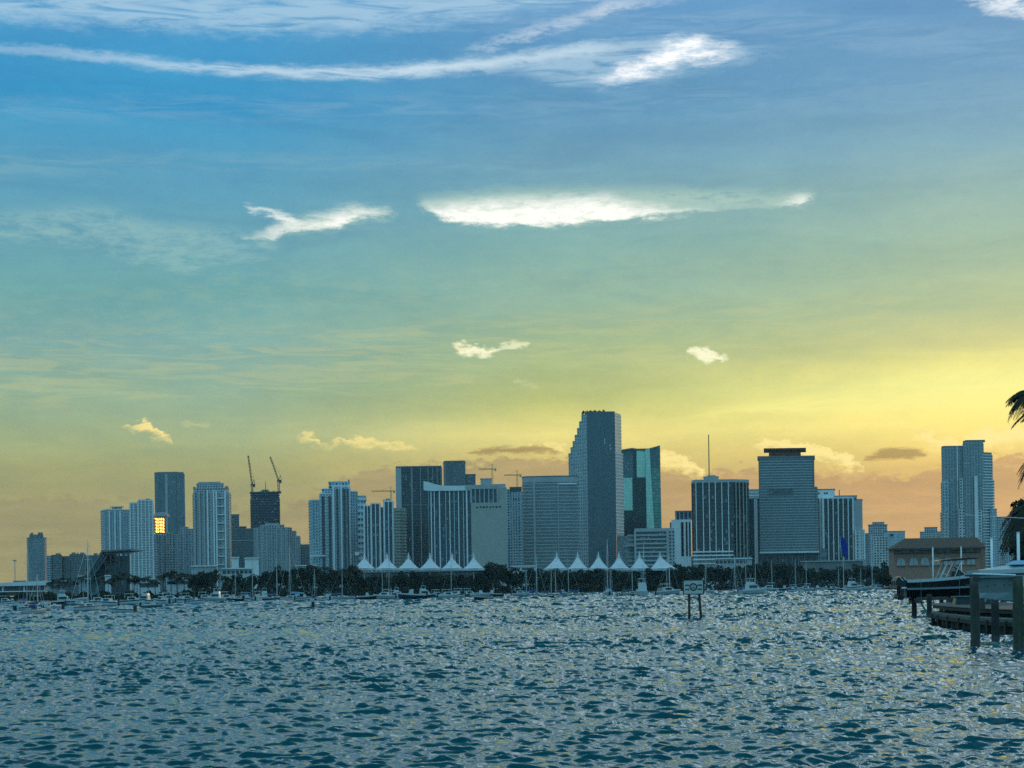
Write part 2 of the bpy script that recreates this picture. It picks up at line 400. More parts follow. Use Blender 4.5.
# ------------------------------------------------------------------ materials
def mat(name, color, rough=.7, metal=0.0, vary=.18, scale=.35, spec=.4, streak=0.0, bump=0.0, island=0.0):
    m = bpy.data.materials.new(name); m.use_nodes = True
    t = m.node_tree; b = t.nodes['Principled BSDF']
    b.inputs['Roughness'].default_value = rough; b.inputs['Metallic'].default_value = metal
    b.inputs['Specular IOR Level'].default_value = spec
    g = t.nodes.new('ShaderNodeNewGeometry')
    mp = t.nodes.new('ShaderNodeMapping'); mp.inputs['Scale'].default_value = (scale, scale, scale * (1 - streak * .93))
    t.links.new(g.outputs['Position'], mp.inputs[0])
    n = t.nodes.new('ShaderNodeTexNoise'); n.inputs['Scale'].default_value = 1; n.inputs['Detail'].default_value = 5; n.inputs['Roughness'].default_value = .6
    t.links.new(mp.outputs[0], n.inputs['Vector'])
    r = t.nodes.new('ShaderNodeMapRange'); r.inputs[1].default_value = .25; r.inputs[2].default_value = .75
    r.inputs[3].default_value = 1 - vary; r.inputs[4].default_value = 1 + vary
    t.links.new(n.outputs[0], r.inputs[0])
    fac = r.outputs[0]
    if island:
        r2 = t.nodes.new('ShaderNodeMapRange'); r2.inputs[3].default_value = 1 - island; r2.inputs[4].default_value = 1 + island
        t.links.new(g.outputs['Random Per Island'], r2.inputs[0])
        mm = t.nodes.new('ShaderNodeMath'); mm.operation = 'MULTIPLY'
        t.links.new(fac, mm.inputs[0]); t.links.new(r2.outputs[0], mm.inputs[1]); fac = mm.outputs[0]
    sc_ = t.nodes.new('ShaderNodeVectorMath'); sc_.operation = 'SCALE'; sc_.inputs[0].default_value = color
    t.links.new(fac, sc_.inputs['Scale']); t.links.new(sc_.outputs[0], b.inputs['Base Color'])
    if bump:
        bn = t.nodes.new('ShaderNodeBump'); bn.inputs['Strength'].default_value = bump; bn.inputs['Distance'].default_value = .03
        t.links.new(n.outputs[0], bn.inputs['Height']); t.links.new(bn.outputs[0], b.inputs['Normal'])
    return m

def facade(name, wall, glass, pw=3.0, fh=3.3, wu=.7, wv=.6, rnd=.5, rough_g=.12, blind=.15, rough_w=.75, spec_g=.5):
    """wall with a grid of window panes, sized in metres along the wall; some panes have pale blinds"""
    m = bpy.data.materials.new(name); m.use_nodes = True
    t = m.node_tree; b = t.nodes['Principled BSDF']
    def N(ty, **k):
        n = t.nodes.new(ty)
        for a, v in k.items(): setattr(n, a, v)
        return n
    def MA(op, a, b_=None):
        n = N('ShaderNodeMath', operation=op)
        for i, v in enumerate((a, b_)):
            if v is None: continue
            if isinstance(v, (int, float)): n.inputs[i].default_value = v
            else: t.links.new(v, n.inputs[i])
        return n.outputs[0]
    uv = N('ShaderNodeUVMap'); uv.uv_map = 'metres'
    sp = N('ShaderNodeSeparateXYZ'); t.links.new(uv.outputs[0], sp.inputs[0])
    u, v = MA('DIVIDE', sp.outputs[0], pw), MA('DIVIDE', sp.outputs[1], fh)
    fu, fv = MA('FRACT', u), MA('FRACT', v)
    mask = MA('MULTIPLY', MA('LESS_THAN', MA('ABSOLUTE', MA('SUBTRACT', fu, .5)), wu / 2), MA('LESS_THAN', MA('ABSOLUTE', MA('SUBTRACT', fv, .52)), wv / 2))
    mask = MA('MULTIPLY', mask, MA('GREATER_THAN', sp.outputs[1], .5))
    cb = N('ShaderNodeCombineXYZ'); t.links.new(MA('FLOOR', u), cb.inputs[0]); t.links.new(MA('FLOOR', v), cb.inputs[1])
    oi = N('ShaderNodeObjectInfo'); t.links.new(oi.outputs['Random'], cb.inputs[2])
    wnz = N('ShaderNodeTexWhiteNoise'); t.links.new(cb.outputs[0], wnz.inputs[0])
    g1 = N('ShaderNodeMix', data_type='RGBA'); g1.inputs[6].default_value = (*[c * (1 - rnd) for c in glass], 1); g1.inputs[7].default_value = (*[c * (1 + rnd) for c in glass], 1)
    t.links.new(wnz.outputs[0], g1.inputs[0])
    g2 = N('ShaderNodeMix', data_type='RGBA'); g2.inputs[7].default_value = (.3, .31, .3, 1)
    t.links.new(g1.outputs[2], g2.inputs[6]); t.links.new(MA('MULTIPLY', MA('GREATER_THAN', wnz.outputs[0], 1 - blind), .6), g2.inputs[0])
    geo = N('ShaderNodeNewGeometry'); mp = N('ShaderNodeMapping'); mp.inputs['Scale'].default_value = (.12, .12, .02); t.links.new(geo.outputs['Position'], mp.inputs[0])
    nz = N('ShaderNodeTexNoise'); nz.inputs['Scale'].default_value = 1; nz.inputs['Detail'].default_value = 5; t.links.new(mp.outputs[0], nz.inputs['Vector'])
    mr = N('ShaderNodeMapRange'); mr.inputs[1].default_value = .3; mr.inputs[2].default_value = .7; mr.inputs[3].default_value = .82; mr.inputs[4].default_value = 1.15
    t.links.new(nz.outputs[0], mr.inputs[0])
    ws = N('ShaderNodeVectorMath', operation='SCALE'); ws.inputs[0].default_value = wall; t.links.new(mr.outputs[0], ws.inputs['Scale'])
    c = N('ShaderNodeMix', data_type='RGBA'); t.links.new(mask, c.inputs[0]); t.links.new(ws.outputs[0], c.inputs[6]); t.links.new(g2.outputs[2], c.inputs[7])
    t.links.new(c.outputs[2], b.inputs['Base Color'])
    ro = N('ShaderNodeMapRange'); ro.inputs[3].default_value = rough_w; ro.inputs[4].default_value = rough_g; t.links.new(mask, ro.inputs[0]); t.links.new(ro.outputs[0], b.inputs['Roughness'])
    b.inputs['Specular IOR Level'].default_value = spec_g
    return m

CONC_W = mat('white_concrete', (.66, .67, .67), vary=.1, scale=.08, streak=.8)
CONC_G = mat('grey_concrete', (.34, .35, .35), vary=.12, scale=.08, streak=.8)
CONC_D = mat('dark_concrete', (.16, .16, .16), vary=.15, scale=.08, streak=.8)
BEIGE = mat('beige_stone_and_sunlit_pier', (.36, .33, .28), vary=.09, scale=.06, streak=.6)
TRAV = mat('travertine_panel', (.34, .335, .30), vary=.06, scale=.05, streak=.5)
ROOF = mat('roof_plant_grey', (.2, .2, .2), vary=.2, scale=.2)
ROOF_RED = mat('rust_red_cladding', (.2, .07, .05), vary=.2, scale=.2)
METAL = mat('grey_steel', (.3, .31, .32), rough=.45, metal=.6, vary=.15)
DARKM = mat('dark_steel', (.06, .055, .05), rough=.55, metal=.4, vary=.2)
GOLD_M = mat('ochre_painted_steel', (.42, .30, .10), rough=.5, vary=.1)
GL_DARK = facade('dark_glass_wall', (.035, .045, .05), (.018, .03, .036), 1.6, 3.4, .88, .86, .5, blind=.02)
GL_NAVY = facade('navy_glass_wall', (.06, .09, .11), (.02, .045, .065), 1.8, 3.4, .86, .8, .5, blind=.08)
GL_TEAL = facade('teal_glass_wall', (.10, .15, .17), (.04, .085, .10), 2.0, 3.4, .84, .78, .5, blind=.08)
GL_SLATE = facade('slate_tower_wall', (.12, .145, .15), (.06, .085, .09), 2.2, 3.9, .6, .8, .4, blind=.05)
WIN_W = facade('white_punched_wall', (.5, .51, .5), (.03, .05, .06), 3.6, 3.2, .55, .55, .5)
WIN_G = facade('grey_punched_wall', (.37, .395, .40), (.022, .04, .05), 3.2, 3.2, .58, .55, .5)
WIN_B = facade('bluish_condo_wall', (.40, .50, .55), (.015, .055, .085), 3.4, 3.2, .62, .62, .5)
WIN_D = facade('dim_block_wall', (.14, .17, .18), (.025, .045, .05), 3.2, 3.2, .55, .5, .5)
WIN_BEIGE = facade('beige_punched_wall', (.36, .33, .28), (.05, .06, .06), 3.2, 3.3, .4, .4, .5)
GRID_L = facade('pale_gridded_wall', (.42, .44, .43), (.10, .15, .17), 3.4, 3.9, .72, .62, .35, blind=.1)
GRID_Y = facade('gold_glass_wall', (.3, .28, .22), (.5, .4, .2), 2.4, 3.2, .8, .85, .1, rough_g=.04, blind=0, spec_g=1.0)
GR_LIGHT = facade('green_glass_bright_reflection', (.24, .42, .34), (.40, .64, .52), 1.8, 3.8, .93, .93, .12, blind=0)  # the green tower's differing facet reflections are painted as these glass colours
GR_MID = facade('green_glass_mid_reflection', (.05, .11, .095), (.11, .26, .21), 1.8, 3.8, .9, .86, .3, blind=.04)
GR_DARK = facade('green_glass_dark_reflection', (.012, .028, .026), (.008, .022, .022), 1.8, 3.8, .92, .9, .4, blind=.0)
GR_SLATE = facade('green_glass_slate_reflection', (.08, .12, .13), (.07, .13, .145), 1.8, 3.8, .9, .86, .25, blind=.03)
CANVAS = mat('white_tensile_canvas', (.50, .53, .54), rough=.8, vary=.16, scale=.3)
GEL = mat('white_gelcoat', (.46, .48, .48), rough=.25, vary=.06, scale=.6)
GEL2 = mat('cream_gelcoat', (.34, .35, .33), rough=.35, vary=.08, scale=.6)
GEL_GR = mat('pale_grey_gelcoat', (.26, .29, .30), rough=.35, vary=.08, scale=.6)
HULL_NAVY = mat('navy_hull_paint', (.012, .02, .035), rough=.22, vary=.1)
HULL_BLK = mat('black_hull_paint', (.012, .013, .014), rough=.2, vary=.15)
HULL_TEAL = mat('teal_hull_paint', (.06, .14, .16), rough=.3, vary=.1)
WINDOW_B = mat('tinted_boat_window', (.012, .016, .018), rough=.08, vary=.05, spec=.6)
BLUE_CANVAS = mat('blue_canvas', (.02, .05, .16), rough=.85, vary=.12, scale=1.5)
FLAG_BLUE = mat('royal_blue_sailcloth', (.006, .03, .26), rough=.8, vary=.15, scale=.8)
PALE_BLUE = mat('pale_blue_canvas', (.22, .40, .52), rough=.8, vary=.1)
ALU = mat('aluminium', (.62, .63, .64), rough=.35, metal=.5, vary=.06)
ALU_DIM = mat('dull_mast_paint', (.42, .47, .45), rough=.5, metal=.1, vary=.08)
WOOD_W = mat('weathered_pile_wood', (.062, .062, .052), rough=.85, vary=.45, scale=5, streak=.85, bump=.6)
WOOD_D = mat('dark_wet_wood', (.02, .02, .018), rough=.7, vary=.4, scale=4, bump=.5)
WOOD_L = mat('silvered_deck_board', (.10, .105, .095), rough=.85, vary=.35, scale=3, bump=.3)
PVC = mat('white_plastic_pipe', (.7, .72, .71), rough=.4, vary=.06)
GALV = mat('galvanised_beam', (.15, .18, .175), rough=.5, metal=.35, vary=.14, scale=2.5)
BARK = mat('brown_bark', (.07, .055, .04), rough=.9, vary=.3, scale=2)
LEAF = mat('dark_broadleaf', (.013, .022, .009), rough=.7, vary=.3, scale=.15, island=.6, spec=.25)
LEAF2 = mat('olive_broadleaf', (.018, .025, .009), rough=.7, vary=.3, scale=.15, island=.6, spec=.25)
PALM = mat('palm_frond', (.011, .018, .007), rough=.55, vary=.25, scale=.6, island=.4, spec=.3)
PALM_DRY = mat('dry_palm_frond', (.15, .095, .03), rough=.7, vary=.25, scale=.6, island=.4, spec=.2)
BRICK = mat('salmon_stucco', (.36, .175, .12), rough=.85, vary=.1, scale=.5, streak=.5)
TILE = mat('brown_roof_tile', (.10, .062, .042), rough=.8, vary=.25, scale=1.4, bump=.3)
LAND = mat('shore_earth', (.12, .11, .08), rough=.9, vary=.3, scale=.15)
SEAWALL_M = mat('seawall_concrete', (.24, .24, .22), rough=.85, vary=.3, scale=.4)
SIGN_M = mat('faded_sign_board', (.47, .48, .44), rough=.6, vary=.14, scale=2.5)
INK = mat('black_sign_paint', (.012, .012, .012), rough=.6, vary=.1)
BLACKP = mat('black_engine_cowl', (.012, .012, .013), rough=.18, vary=.1)

# ================================================================== water
def build_water():
    rs = np.random.RandomState(5)
    r = [9.0]
    while r[-1] < 1340:
        x = r[-1]
        r.append(x + max(.06, x * .0028))
    r = np.array(r)
    th = np.concatenate([np.linspace(-80, -52, 12)[:-1], np.linspace(-52, -23, 190)[:-1], np.linspace(-23, 23, 780), np.linspace(23, 52, 190)[1:], np.linspace(52, 80, 12)[1:]]) * math.pi / 180
    Rr, Th = np.meshgrid(r, th, indexing='ij')
    X, Y = Rr * np.sin(Th), Rr * np.cos(Th)
    dth = np.gradient(th)[None, :]
    drr = np.gradient(r)[:, None]
    sp = np.maximum(drr * .7, Rr * dth)
    Z = np.zeros_like(X); DX = np.zeros_like(X); DY = np.zeros_like(X)
    n = 128
    lam = np.exp(np.linspace(math.log(.15), math.log(15), n)) * rs.uniform(.97, 1.03, n)
    ang = rs.normal(0, .42, n) + 0.18
    patch = 1 + .14 * np.sin(Y * .16 + X * .03 + .8 * np.sin(X * .05)) + .2 * np.sin(X * .045 + Y * .021 + 1.0) * np.sin(Y * .033 - X * .017 + .4) + .2 * np.sin(X * .021 - Y * .09 + 2.2)
    S2 = np.zeros_like(X)
    for l, a in zip(lam, ang):
        k = 2 * math.pi / l
        lmax = .55 + .0065 * np.maximum(0, Rr - 22)
        w = np.clip((l / sp - 1.3) / .9, 0, 1) * np.clip((lmax * 1.45 - l) / (lmax * .75), 0, 1)
        if w.max() <= 0: continue
        ph = rs.uniform(0, 6.28)
        kx, ky = math.sin(a), -math.cos(a)
        arg = k * (kx * X + ky * Y) + ph
        w2 = .42 * np.clip((l / sp - 1.3) / .9, 0, 1) * np.clip((3.4 * lmax - l) / lmax, 0, 1)
        w = np.maximum(w, w2); S2 += w * w
        A = 1.0 / k * w
        s_ = np.sin(arg); c_ = np.cos(arg)
        Z += A * s_
        DX += .75 * A * kx * c_; DY += .75 * A * ky * c_
    gain = (.355 + .04 * np.clip((Rr - 60) / 300, 0, 1)) / np.sqrt(np.maximum(S2, .5) / 2) * patch     # the same steepness everywhere
    Z *= gain; X += DX * gain; Y += DY * gain
    nr, nt = X.shape
    co = np.stack([X, Y, Z], -1).reshape(-1, 3)
    i = np.arange(nr - 1)[:, None] * nt + np.arange(nt - 1)[None, :]
    q = np.stack([i, i + nt, i + nt + 1, i + 1], -1).reshape(-1, 4)[:, ::-1]
    # the calm sheet round the modelled waves, a little below them
    far = np.array([(-1900, -500, -.7), (1900, -500, -.7), (1900, 3000, -.7), (-1900, 3000, -.7)], float)
    nv = len(co)
    co = np.concatenate([co, far]); q = np.concatenate([q, [[nv, nv + 1, nv + 2, nv + 3]]])
    me = bpy.data.meshes.new('water')
    me.vertices.add(len(co)); me.vertices.foreach_set('co', co.astype(np.float32).ravel())
    me.loops.add(q.size); me.loops.foreach_set('vertex_index', q.ravel().astype(np.int32))
    me.polygons.add(len(q)); me.polygons.foreach_set('loop_start', np.arange(0, q.size, 4, dtype=np.int32))
    me.polygons.foreach_set('use_smooth', np.ones(len(q), bool))
    me.update(calc_edges=True); me.validate()
    m = bpy.data.materials.new('bay_water'); m.use_nodes = True
    t = m.node_tree; b = t.nodes['Principled BSDF']
    b.inputs['Base Color'].default_value = (.002, .056, .07, 1)
    b.inputs['Roughness'].default_value = .04
    b.inputs['IOR'].default_value = 1.333
    b.inputs['Specular IOR Level'].default_value = .5
    g = t.nodes.new('ShaderNodeNewGeometry')
    mp = t.nodes.new('ShaderNodeMapping'); mp.inputs['Scale'].default_value = (5.0, 8.0, 1); mp.inputs['Rotation'].default_value = (0, 0, .2)
    t.links.new(g.outputs['Position'], mp.inputs[0])
    nz = t.nodes.new('ShaderNodeTexNoise'); nz.inputs['Scale'].default_value = 1; nz.inputs['Detail'].default_value = 4; nz.inputs['Roughness'].default_value = .6
    t.links.new(mp.outputs[0], nz.inputs['Vector'])
    bp = t.nodes.new('ShaderNodeBump'); bp.inputs['Strength'].default_value = 1.0; bp.inputs['Distance'].default_value = .0075
    t.links.new(nz.outputs[0], bp.inputs['Height']); t.links.new(bp.outputs[0], b.inputs['Normal'])
    me.materials.append(m)
    o = bpy.data.objects.new('water', me); COL.objects.link(o)
    return structure(o)
build_water()

# ------------------------------------------------------------------ land
mb = MB()
mb.prism([(-1890, 1003), (-330, 1003), (-215, 1003), (-60, 1120), (110, 1210), (300, 1335), (360, 1350), (1890, 1350), (1890, 2990), (-1890, 2990)], -3, 1.25)
structure(mb.obj('land', LAND))
mb = MB()
mb.prism([(216, 893), (700, 893), (700, 1250), (260, 1250), (222, 960)], -3, 1.3)
structure(mb.obj('land', LAND))
mb = MB()
mb.prism([(36.5, 40), (400, 40), (400, 330), (120, 330), (64, 190), (47, 140), (41, 112), (37, 84)], -3, 1.5)
structure(mb.obj('land', LAND))

# ================================================================== the city
def offset(poly, d):
    n = len(poly); out = []
    for i in range(n):
        a, b, c = Vector(poly[i - 1]), Vector(poly[i]), Vector(poly[(i + 1) % n])
        e1, e2 = (b - a).normalized(), (c - b).normalized()
        n1, n2 = Vector((e1.y, -e1.x)), Vector((e2.y, -e2.x))
        m = (n1 + n2)
        m = m / max(.35, m.length_squared) * 2 if m.length > .1 else n1
        out.append((b.x + m.x * d, b.y + m.y * d))
    return out
def plan(fp, Y, depth):
    pts = [(wx(p[0], p[1]), p[1]) if isinstance(p, tuple) else (wx(p, Y), Y) for p in fp]
    yb = max(p[1] for p in pts) + depth
    return pts + [(pts[-1][0] * yb / pts[-1][1], yb), (pts[0][0] * yb / pts[0][1], yb)]
GROUND = 1.2
def section(root, fp, Y, yt, mat_, yb=None, depth=30, slab=None, pier=None, cap=None, name='wall'):
    poly = plan(fp, Y, depth)
    z0 = GROUND if yb is None else wz(yb, Y)
    z1 = wz(yt, Y)
    MB().prism(poly, z0, z1).obj(name, mat_, root)
    if slab:
        pitch, th, proud, m = slab
        b = MB(); op = offset(poly, proud); z = z0 + pitch * .9
        while z < z1 - .3:
            b.prism(op, z, min(z + th, z1 - .05)); z += pitch
        b.obj('floor_band', m, root)
    if pier:
        sp, w, proud, m = pier
        b = MB(); n = len(poly)
        for i in range(n):
            if i == n - 2: continue          # the back needs none
            a, c = Vector(poly[i]), Vector(poly[(i + 1) % n])
            L = (c - a).length; k = max(1, round(L / sp)); d = (c - a) / L; nn = Vector((d.y, -d.x))
            for j in range(k + 1):
                q = a + d * min(max(L * j / k, w / 2), L - w / 2) if L > w else a + d * L / 2
                p0, p1 = q - d * w / 2 - nn * .3, q + d * w / 2 + nn * proud
                b.prism([tuple(q - d * w / 2 + nn * proud), tuple(q + d * w / 2 + nn * proud), tuple(q + d * w / 2 - nn * .3), tuple(q - d * w / 2 - nn * .3)], z0, z1 + .15)
        b.obj('pier', m, root)
    if cap:
        th, proud, m = cap
        MB().prism(offset(poly, proud), z1 + .02, z1 + th).obj('parapet', m, root)
    return poly
def bx(root, px0, px1, yt, yb, Y, depth, name, m, dy=0):
    k_ = 1 + depth / Y
    MB().prism([(wx(px0, Y), Y + dy), (wx(px1, Y), Y + dy), (wx(px1, Y) * k_, Y + dy + depth), (wx(px0, Y) * k_, Y + dy + depth)], wz(yb, Y), wz(yt, Y)).obj(name, m, root)
def pbx(root, px0, px1, yt, yb, Y, depth, name, m, dy=0):
    """like bx, with a wall UV"""
    MB().prism([(wx(px0, Y), Y + dy), (wx(px1, Y), Y + dy), (wx(px1, Y), Y + dy + depth), (wx(px0, Y), Y + dy + depth)], wz(yb, Y), wz(yt, Y)).obj(name, m, root)
def bld(label, cat, px, Y, name):
    CUR[0] = px
    return thing(name, label, cat, (wx(px, Y), Y, GROUND))
def roof_clutter(root, px0, px1, y, Y, n, h=(2, 5), seed=1, depth=18):
    q = random.Random(seed); b = MB()
    for _ in range(n):
        c = q.uniform(px0, px1); w = q.uniform(1, 3); hh = q.uniform(*h); d = q.uniform(4, depth)
        b.box(wx(c - w / 2, Y), wx(c + w / 2, Y), Y + d, Y + d + q.uniform(2, 5), wz(y, Y) - .1, wz(y, Y) + hh)
    b.obj('roof_plant', ROOF, root)
def antenna(root, px, yt, yb, Y, r=.35, m=None, dy=8):
    MB().tube([(wx(px, Y), Y + dy, wz(yb, Y) - .5), (wx(px, Y), Y + dy, wz(yt, Y))], [r, r * .5], 6).obj('antenna', m or DARKM, root)

# --- far west group
r = bld('narrow slab tower standing alone, two dark roof boxes on top', 'apartment tower', 36, 2300, 'apartment_tower'); Y = 2300
section(r, [(26.5, Y + 12), (28, Y), (44, Y), (46, Y + 14)], Y, 538, facade('alone_tower_wall', (.23, .27, .285), (.06, .10, .115), 3.0, 3.3, .55, .55), cap=(.8, .4, CONC_D), slab=(3.3, .5, .35, mat('dim_slab', (.23, .26, .27))))
section(r, [29, 43], Y + 6, 534.5, WIN_D, 538.2, 16); bx(r, 30, 33, 532.6, 534.4, Y + 6, 10, 'roof_plant', ROOF); bx(r, 37.5, 42.5, 532.4, 534.4, Y + 6, 10, 'roof_plant', ROOF)

r = bld('long dark mid-rise apartment block of four joined bays', 'apartment block', 72, 2200, 'apartment_block'); Y = 2200
for a, b, t, d in ((46, 51, 556, 4), (51, 61, 555, 0), (61, 69, 556.5, 5), (69, 85, 554.5, 0), (85, 101, 556, 3)):
    section(r, [a, b], Y + d, t, WIN_B if a == 46 else WIN_D, None, 24, slab=(3.3, .6, .5, CONC_D), cap=(.7, .3, CONC_D))
for a, b, t in ((55, 60, 553), (71, 75, 552.4), (76, 78, 552.8), (79.5, 84, 552.6), (93, 97, 553.5)):
    bx(r, a, b, t, 556, Y + 6, 9, 'roof_plant', ROOF)
for x in (50.6, 60.8, 68.8, 85): bx(r, x - .35, x + .35, 555.5, 592, Y - 1.5, 1.4, 'pier', CONC_D)

r = bld('pale condo tower with vertical white strips and stepped roof hut', 'condo tower', 115, 2100, 'condo_tower'); Y = 2100
section(r, [(101, Y + 18), (105, Y), (120, Y), (129, Y + 10)], Y, 510, WIN_B, slab=(3.2, .8, .7, CONC_G), cap=(1.2, .6, CONC_W))
for x in (102.2, 109.2, 114.8, 120, 125.2): bx(r, x - .7, x + .7, 511, 592, Y - 1.6, 1.5, 'pier', CONC_W) if 104 < x < 121 else None
section(r, [112, 122], Y + 8, 507, CONC_G, 510.2, 10, cap=(.6, 2.5, CONC_G)); bx(r, 106, 111, 508.6, 510.2, Y + 8, 8, 'roof_plant', ROOF)

r = bld('pale gridded condo tower beside the gold-lit glass dome', 'condo tower', 141, 2000, 'condo_tower'); Y = 2000
section(r, [130, 138], Y, 503, WIN_G, slab=(3.2, .7, .6, CONC_W), pier=(5.2, 1.0, .9, CONC_W), cap=(1, .5, CONC_W))
section(r, [138, 153], Y - 3, 501, WIN_G, slab=(3.2, .7, .6, CONC_W), pier=(4.6, 1.1, .9, CONC_W), cap=(1, .5, CONC_W))
bx(r, 138.5, 152, 499.4, 500.8, Y + 5, 10, 'roof_plant', CONC_G); bx(r, 146, 150, 498.6, 499.4, Y + 6, 6, 'roof_plant', ROOF)

r = bld('round-topped building whose upper glass glows gold in the sun', 'office building', 162, 2150, 'office_building'); Y = 2150
section(r, [(153, Y), (166, Y)], Y, 534, WIN_B, None, 26, slab=(3.3, .6, .5, CONC_G))
# a bay of gold glass, turned so that it mirrors the bright sky low on the right
zt, zb = wz(517, Y), wz(532.4, Y)
GOLDLIT = mat('gold_mirror_glass', (.95, .62, .17), rough=.4, metal=1.0, vary=.75, scale=.3)
for k in range(2):
    xa = wx(153.6 + k * 5.6, Y); L_ = 23.5; nn = 5
    e_ = .078 * L_
    g = MB()
    for j in range(nn):
        a, c = zb + (zt - zb) * j / nn + .45, zb + (zt - zb) * (j + 1) / nn - .45
        t_ = .1 * (c - a)
        g.add([(xa, Y, a), (xa + e_, Y + L_, a), (xa + e_ - t_, Y + L_, c), (xa - t_, Y, c), (xa - .7, Y, a), (xa + e_ - .7, Y + L_, a), (xa + e_ - t_ - .7, Y + L_, c), (xa - t_ - .7, Y, c)],
              [(0, 1, 2, 3), (7, 6, 5, 4), (0, 4, 5, 1), (1, 5, 6, 2), (2, 6, 7, 3), (3, 7, 4, 0)])
    w_ = g.obj('window_bay', GOLDLIT, r)
    g = MB()
    for j in range(nn + 1):
        z = zb + (zt - zb) * j / nn
        g.bar((xa - .3, Y, z), (xa + e_ - .3, Y + L_, z), .85)
    for t_ in (0, .33, .66, 1): g.bar((xa + e_ * t_ + .02, Y + L_ * t_, zb), (xa + e_ * t_ + .02, Y + L_ * t_, zt), .5)
    g.obj('mullion', ROOF_RED, w_)
d = MB()
for k in range(5):
    a0, a1 = math.pi * k / 10, math.pi * (k + 1) / 10
    w = (wx(166, Y) - wx(153, Y)) / 2; cx = wx(159.5, Y)
    d.box(cx - w * math.cos(a0), cx + w * math.cos(a0), Y + 4 + k, Y + 22 - k, zt + 1.02 + 6 * math.sin(a0), zt + 1 + 6 * math.sin(a1))
d.obj('roof', CONC_G, r)

r = bld('tall plain glass slab tower with one paler vertical stripe', 'office tower', 170, 2400, 'office_tower'); Y = 2400
section(r, [155, 184], Y, 473, facade('plain_slab_wall', (.15, .19, .20), (.085, .125, .14), 2.4, 3.6, .7, .75, .3, blind=.04), None, 34, cap=(1.2, .2, CONC_D))
bx(r, 165.5, 168, 473.5, 592, Y - .8, .7, 'stripe', CONC_G); bx(r, 176, 176.6, 473.5, 592, Y - .8, .7, 'stripe', CONC_D); bx(r, 159.4, 160, 473.5, 592, Y - .8, .7, 'stripe', CONC_D)
bx(r, 182, 185.2, 474, 592, Y + 3, 30, 'wall', CONC_G); bx(r, 157, 178, 471.8, 472.8, Y + 5, 20, 'roof_plant', ROOF)

r = bld('cluster-like mid-rise with ribbed bluish bays below the plain slab', 'apartment block', 176, 2050, 'apartment_block'); Y = 2050
for a, b, t, dd, m in ((158, 166, 536, 3, WIN_B), (166, 172, 533.5, 0, WIN_W), (172, 180, 535, 4, WIN_B), (180, 188, 527.5, 6, WIN_B), (188, 195, 529.5, 2, WIN_B)):
    section(r, [a, b], Y + dd, t, m, None, 20, pier=(5, 1.2, .8, CONC_G), cap=(.8, .4, CONC_G))
bx(r, 173, 178, 533, 535, Y + 8, 6, 'roof_plant', ROOF)

r = bld('tall pale condo tower with chamfered crown and dark window columns', 'condo tower', 211, 1900, 'condo_tower'); Y = 1900
cm_w = facade('chamfered_condo_wall', (.42, .44, .44), (.03, .055, .065), 5.2, 3.3, .5, .66, .5)
section(r, [(193, Y + 10), (195, Y), (215, Y), (216, Y + 1), (229, Y + 1), (231, Y + 12)], Y, 492, cm_w, slab=(3.3, .5, .5, CONC_G))
for x in (194.6, 199.6, 204.2, 207.6, 213.8): bx(r, x - .8, x + .8, 490, 592, Y - 2.2, 2.1, 'pier', CONC_W if x > 206 else CONC_G)
for x in (216.4, 225.2): bx(r, x - .8, x + .8, 491, 592, Y - 2.6, 3.4, 'pier', CONC_W)
b = MB(); z = GROUND + 8
while z < wz(493, Y): b.box(wx(217.3, Y), wx(224.3, Y), Y - 1.4, Y + .9, z, z + 1.2); z += 9.9
b.obj('balcony', CONC_W, r)
section(r, [(194, Y + 8), (196, Y + 1), (226, Y + 1), (229, Y + 9)], Y, 488.5, WIN_G, 492.1, 26, cap=(.8, .3, CONC_G))
section(r, [197, 224], Y + 3, 484, WIN_G, 487.9, 22, cap=(.8, .3, CONC_G)); bx(r, 198.5, 221, 481.8, 483.4, Y + 5, 16, 'crown', CONC_G)
bx(r, 193.5, 196, 486.6, 488.2, Y + 3, 5, 'roof_plant', ROOF); bx(r, 225, 228.6, 486.4, 488.2, Y + 3, 5, 'roof_plant', ROOF)

r = bld('dark plain mid-rise stepping down behind the chamfered condo tower', 'office building', 245, 2000, 'office_building'); Y = 2000
section(r, [229, 239], Y + 6, 515, WIN_D, None, 20, cap=(1.2, .3, CONC_D)); section(r, [229, 246], Y + 3, 527, WIN_D, None, 24, cap=(.9, .3, CONC_D))
section(r, [(229, Y), (263, Y)], Y, 529, facade('plain_dim_wall', (.12, .165, .175), (.08, .125, .135), 2.6, 3.4, .7, .6, .25, blind=.02), None, 24, cap=(.8, .2, CONC_D)); bx(r, 229.5, 262.5, 540, 540.8, Y - .5, .45, 'stripe', CONC_G)

